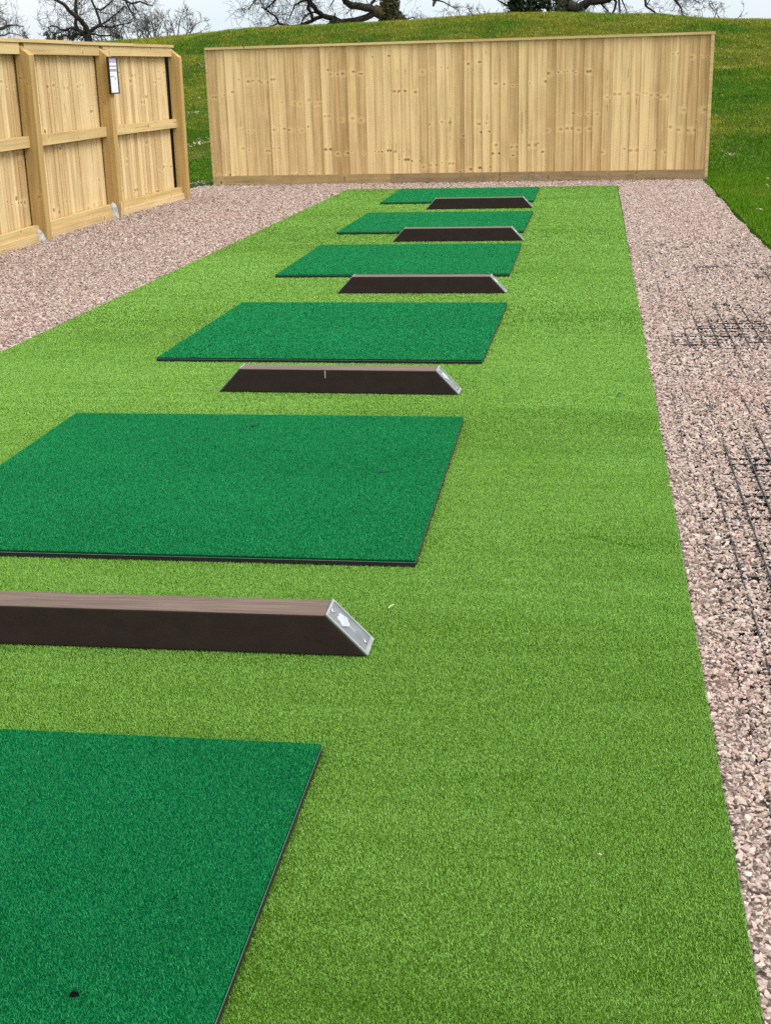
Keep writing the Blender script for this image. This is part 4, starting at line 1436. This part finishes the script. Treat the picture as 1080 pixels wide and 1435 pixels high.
def scrap(u, v, z, s, col, label, name='leaf_scrap', cat='leaf scrap'):
    g = ground_at(u, v, z)
    q = MB()
    q.poly([(g[0] - s, g[1] - s * .5, z + .003), (g[0] + s * .2, g[1] - s * .8, z + .007), (g[0] + s, g[1], z + .004), (g[0] + s * .3, g[1] + s * .7, z + .008), (g[0] - s * .6, g[1] + s * .5, z + .005)])
    q.poly([(g[0] + s * .9, g[1], z + .003), (g[0] + s * 1.7, g[1] - s * .12, z + .006), (g[0] + s * 1.6, g[1] + s * .15, z + .003)])
    tag(q.build(name, plain('scrap_' + str(u), col, .7, .2)), label, cat)


scrap(868, 554, .004, .014, (.03, .035, .018), 'dark leaf scrap on the carpet near the right gravel edge')
scrap(356, 597, MAT_H, .012, (.004, .03, .012), 'dark scrap near the far edge of the large middle mat')
scrap(535, 662, MAT_H, .010, (.004, .035, .014), 'small dark scrap right of centre on the large middle mat')
scrap(569, 757, MAT_H, .006, (.08, .09, .05), 'tiny brownish scrap by the near right corner of the large middle mat')


def pebble(u, v, z, s, label):
    g = ground_at(u, v, z)
    V_, F_, R_ = scatter(np.array([[g[0], g[1], z + s * .35]]), np.array([s]), [HI[3]], RNG)
    tag(link('pebble', np_mesh('pebble', V_, F_, {'rnd': np.full(len(F_), .62)}), GRAVEL), label, 'pebble', 'stray pebbles on the carpet')


pebble(840, 1199, .004, .007, 'stray pale pebble on the near right of the carpet')
pebble(846, 287, .006, .02, 'stray pale pebble on the far end of the carpet right of the last mat')
pebble(700, 733, .004, .007, 'stray pale pebble on the carpet right of the large middle mat')

# ------------------------------------------------------------------ light
SUN_EL, SUN_AZ = math.radians(50), math.radians(110)      # azimuth measured from +y towards +x
w = bpy.data.worlds.new("World")
scene.world = w
w.use_nodes = True
nt = w.node_tree
bg = nt.nodes['Background']
sky = nt.nodes.new('ShaderNodeTexSky')
sky.sky_type = 'NISHITA'
sky.sun_disc = False
sky.sun_elevation = SUN_EL
sky.sun_rotation = SUN_AZ
sky.air_density = 1.0
sky.dust_density = 2.5
tc = nt.nodes.new('ShaderNodeTexCoord')
mp = nt.nodes.new('ShaderNodeMapping')
mp.inputs['Scale'].default_value = (1.0, 1.0, 2.6)
nz = nt.nodes.new('ShaderNodeTexNoise')
nz.inputs['Scale'].default_value = 2.2; nz.inputs['Detail'].default_value = 5; nz.inputs['Roughness'].default_value = 0.55
rp = nt.nodes.new('ShaderNodeValToRGB')
rp.color_ramp.elements[0].position = 0.36; rp.color_ramp.elements[0].color = (0.86, 0.97, 1.04, 1)
rp.color_ramp.elements[1].position = 0.64; rp.color_ramp.elements[1].color = (1.03, 1.06, 1.07, 1)
# an overcast dome is about two and a half times brighter overhead than at the horizon
sp = nt.nodes.new('ShaderNodeSeparateXYZ')
gr = nt.nodes.new('ShaderNodeMapRange')
gr.inputs[1].default_value = 0.03; gr.inputs[2].default_value = 0.95; gr.inputs[3].default_value = 6.1; gr.inputs[4].default_value = 14.5
mul = nt.nodes.new('ShaderNodeVectorMath'); mul.operation = 'SCALE'
mx = nt.nodes.new('ShaderNodeMix')
mx.data_type = 'RGBA'
mx.inputs[0].default_value = 0.88
nt.links.new(tc.outputs['Generated'], mp.inputs[0])
nt.links.new(tc.outputs['Generated'], sp.inputs[0])
nt.links.new(sp.outputs[2], gr.inputs[0])
nt.links.new(mp.outputs[0], nz.inputs['Vector'])
nt.links.new(nz.outputs['Fac'], rp.inputs[0])
nt.links.new(rp.outputs[0], mul.inputs[0])
nt.links.new(gr.outputs[0], mul.inputs['Scale'])
nt.links.new(sky.outputs[0], mx.inputs[6])
nt.links.new(mul.outputs[0], mx.inputs[7])
nt.links.new(mx.outputs[2], bg.inputs['Color'])
bg.inputs['Strength'].default_value = 0.1
sd = bpy.data.lights.new('sun', 'SUN')
sd.energy = 1.5
sd.angle = math.radians(28)
sd.color = (1.0, 0.965, 0.91)
so = bpy.data.objects.new('sun', sd)
COL.objects.link(so)
dv = Vector((math.sin(SUN_AZ) * math.cos(SUN_EL), math.cos(SUN_AZ) * math.cos(SUN_EL), math.sin(SUN_EL)))
so.rotation_euler = (-dv).to_track_quat('-Z', 'Y').to_euler()

vs = scene.view_settings
vs.view_transform = 'Standard'
vs.look = 'None'
vs.exposure = 0.72
vs.gamma = 1.0
scene.cycles.max_bounces = 6
scene.cycles.diffuse_bounces = 3
scene.cycles.use_denoising = False
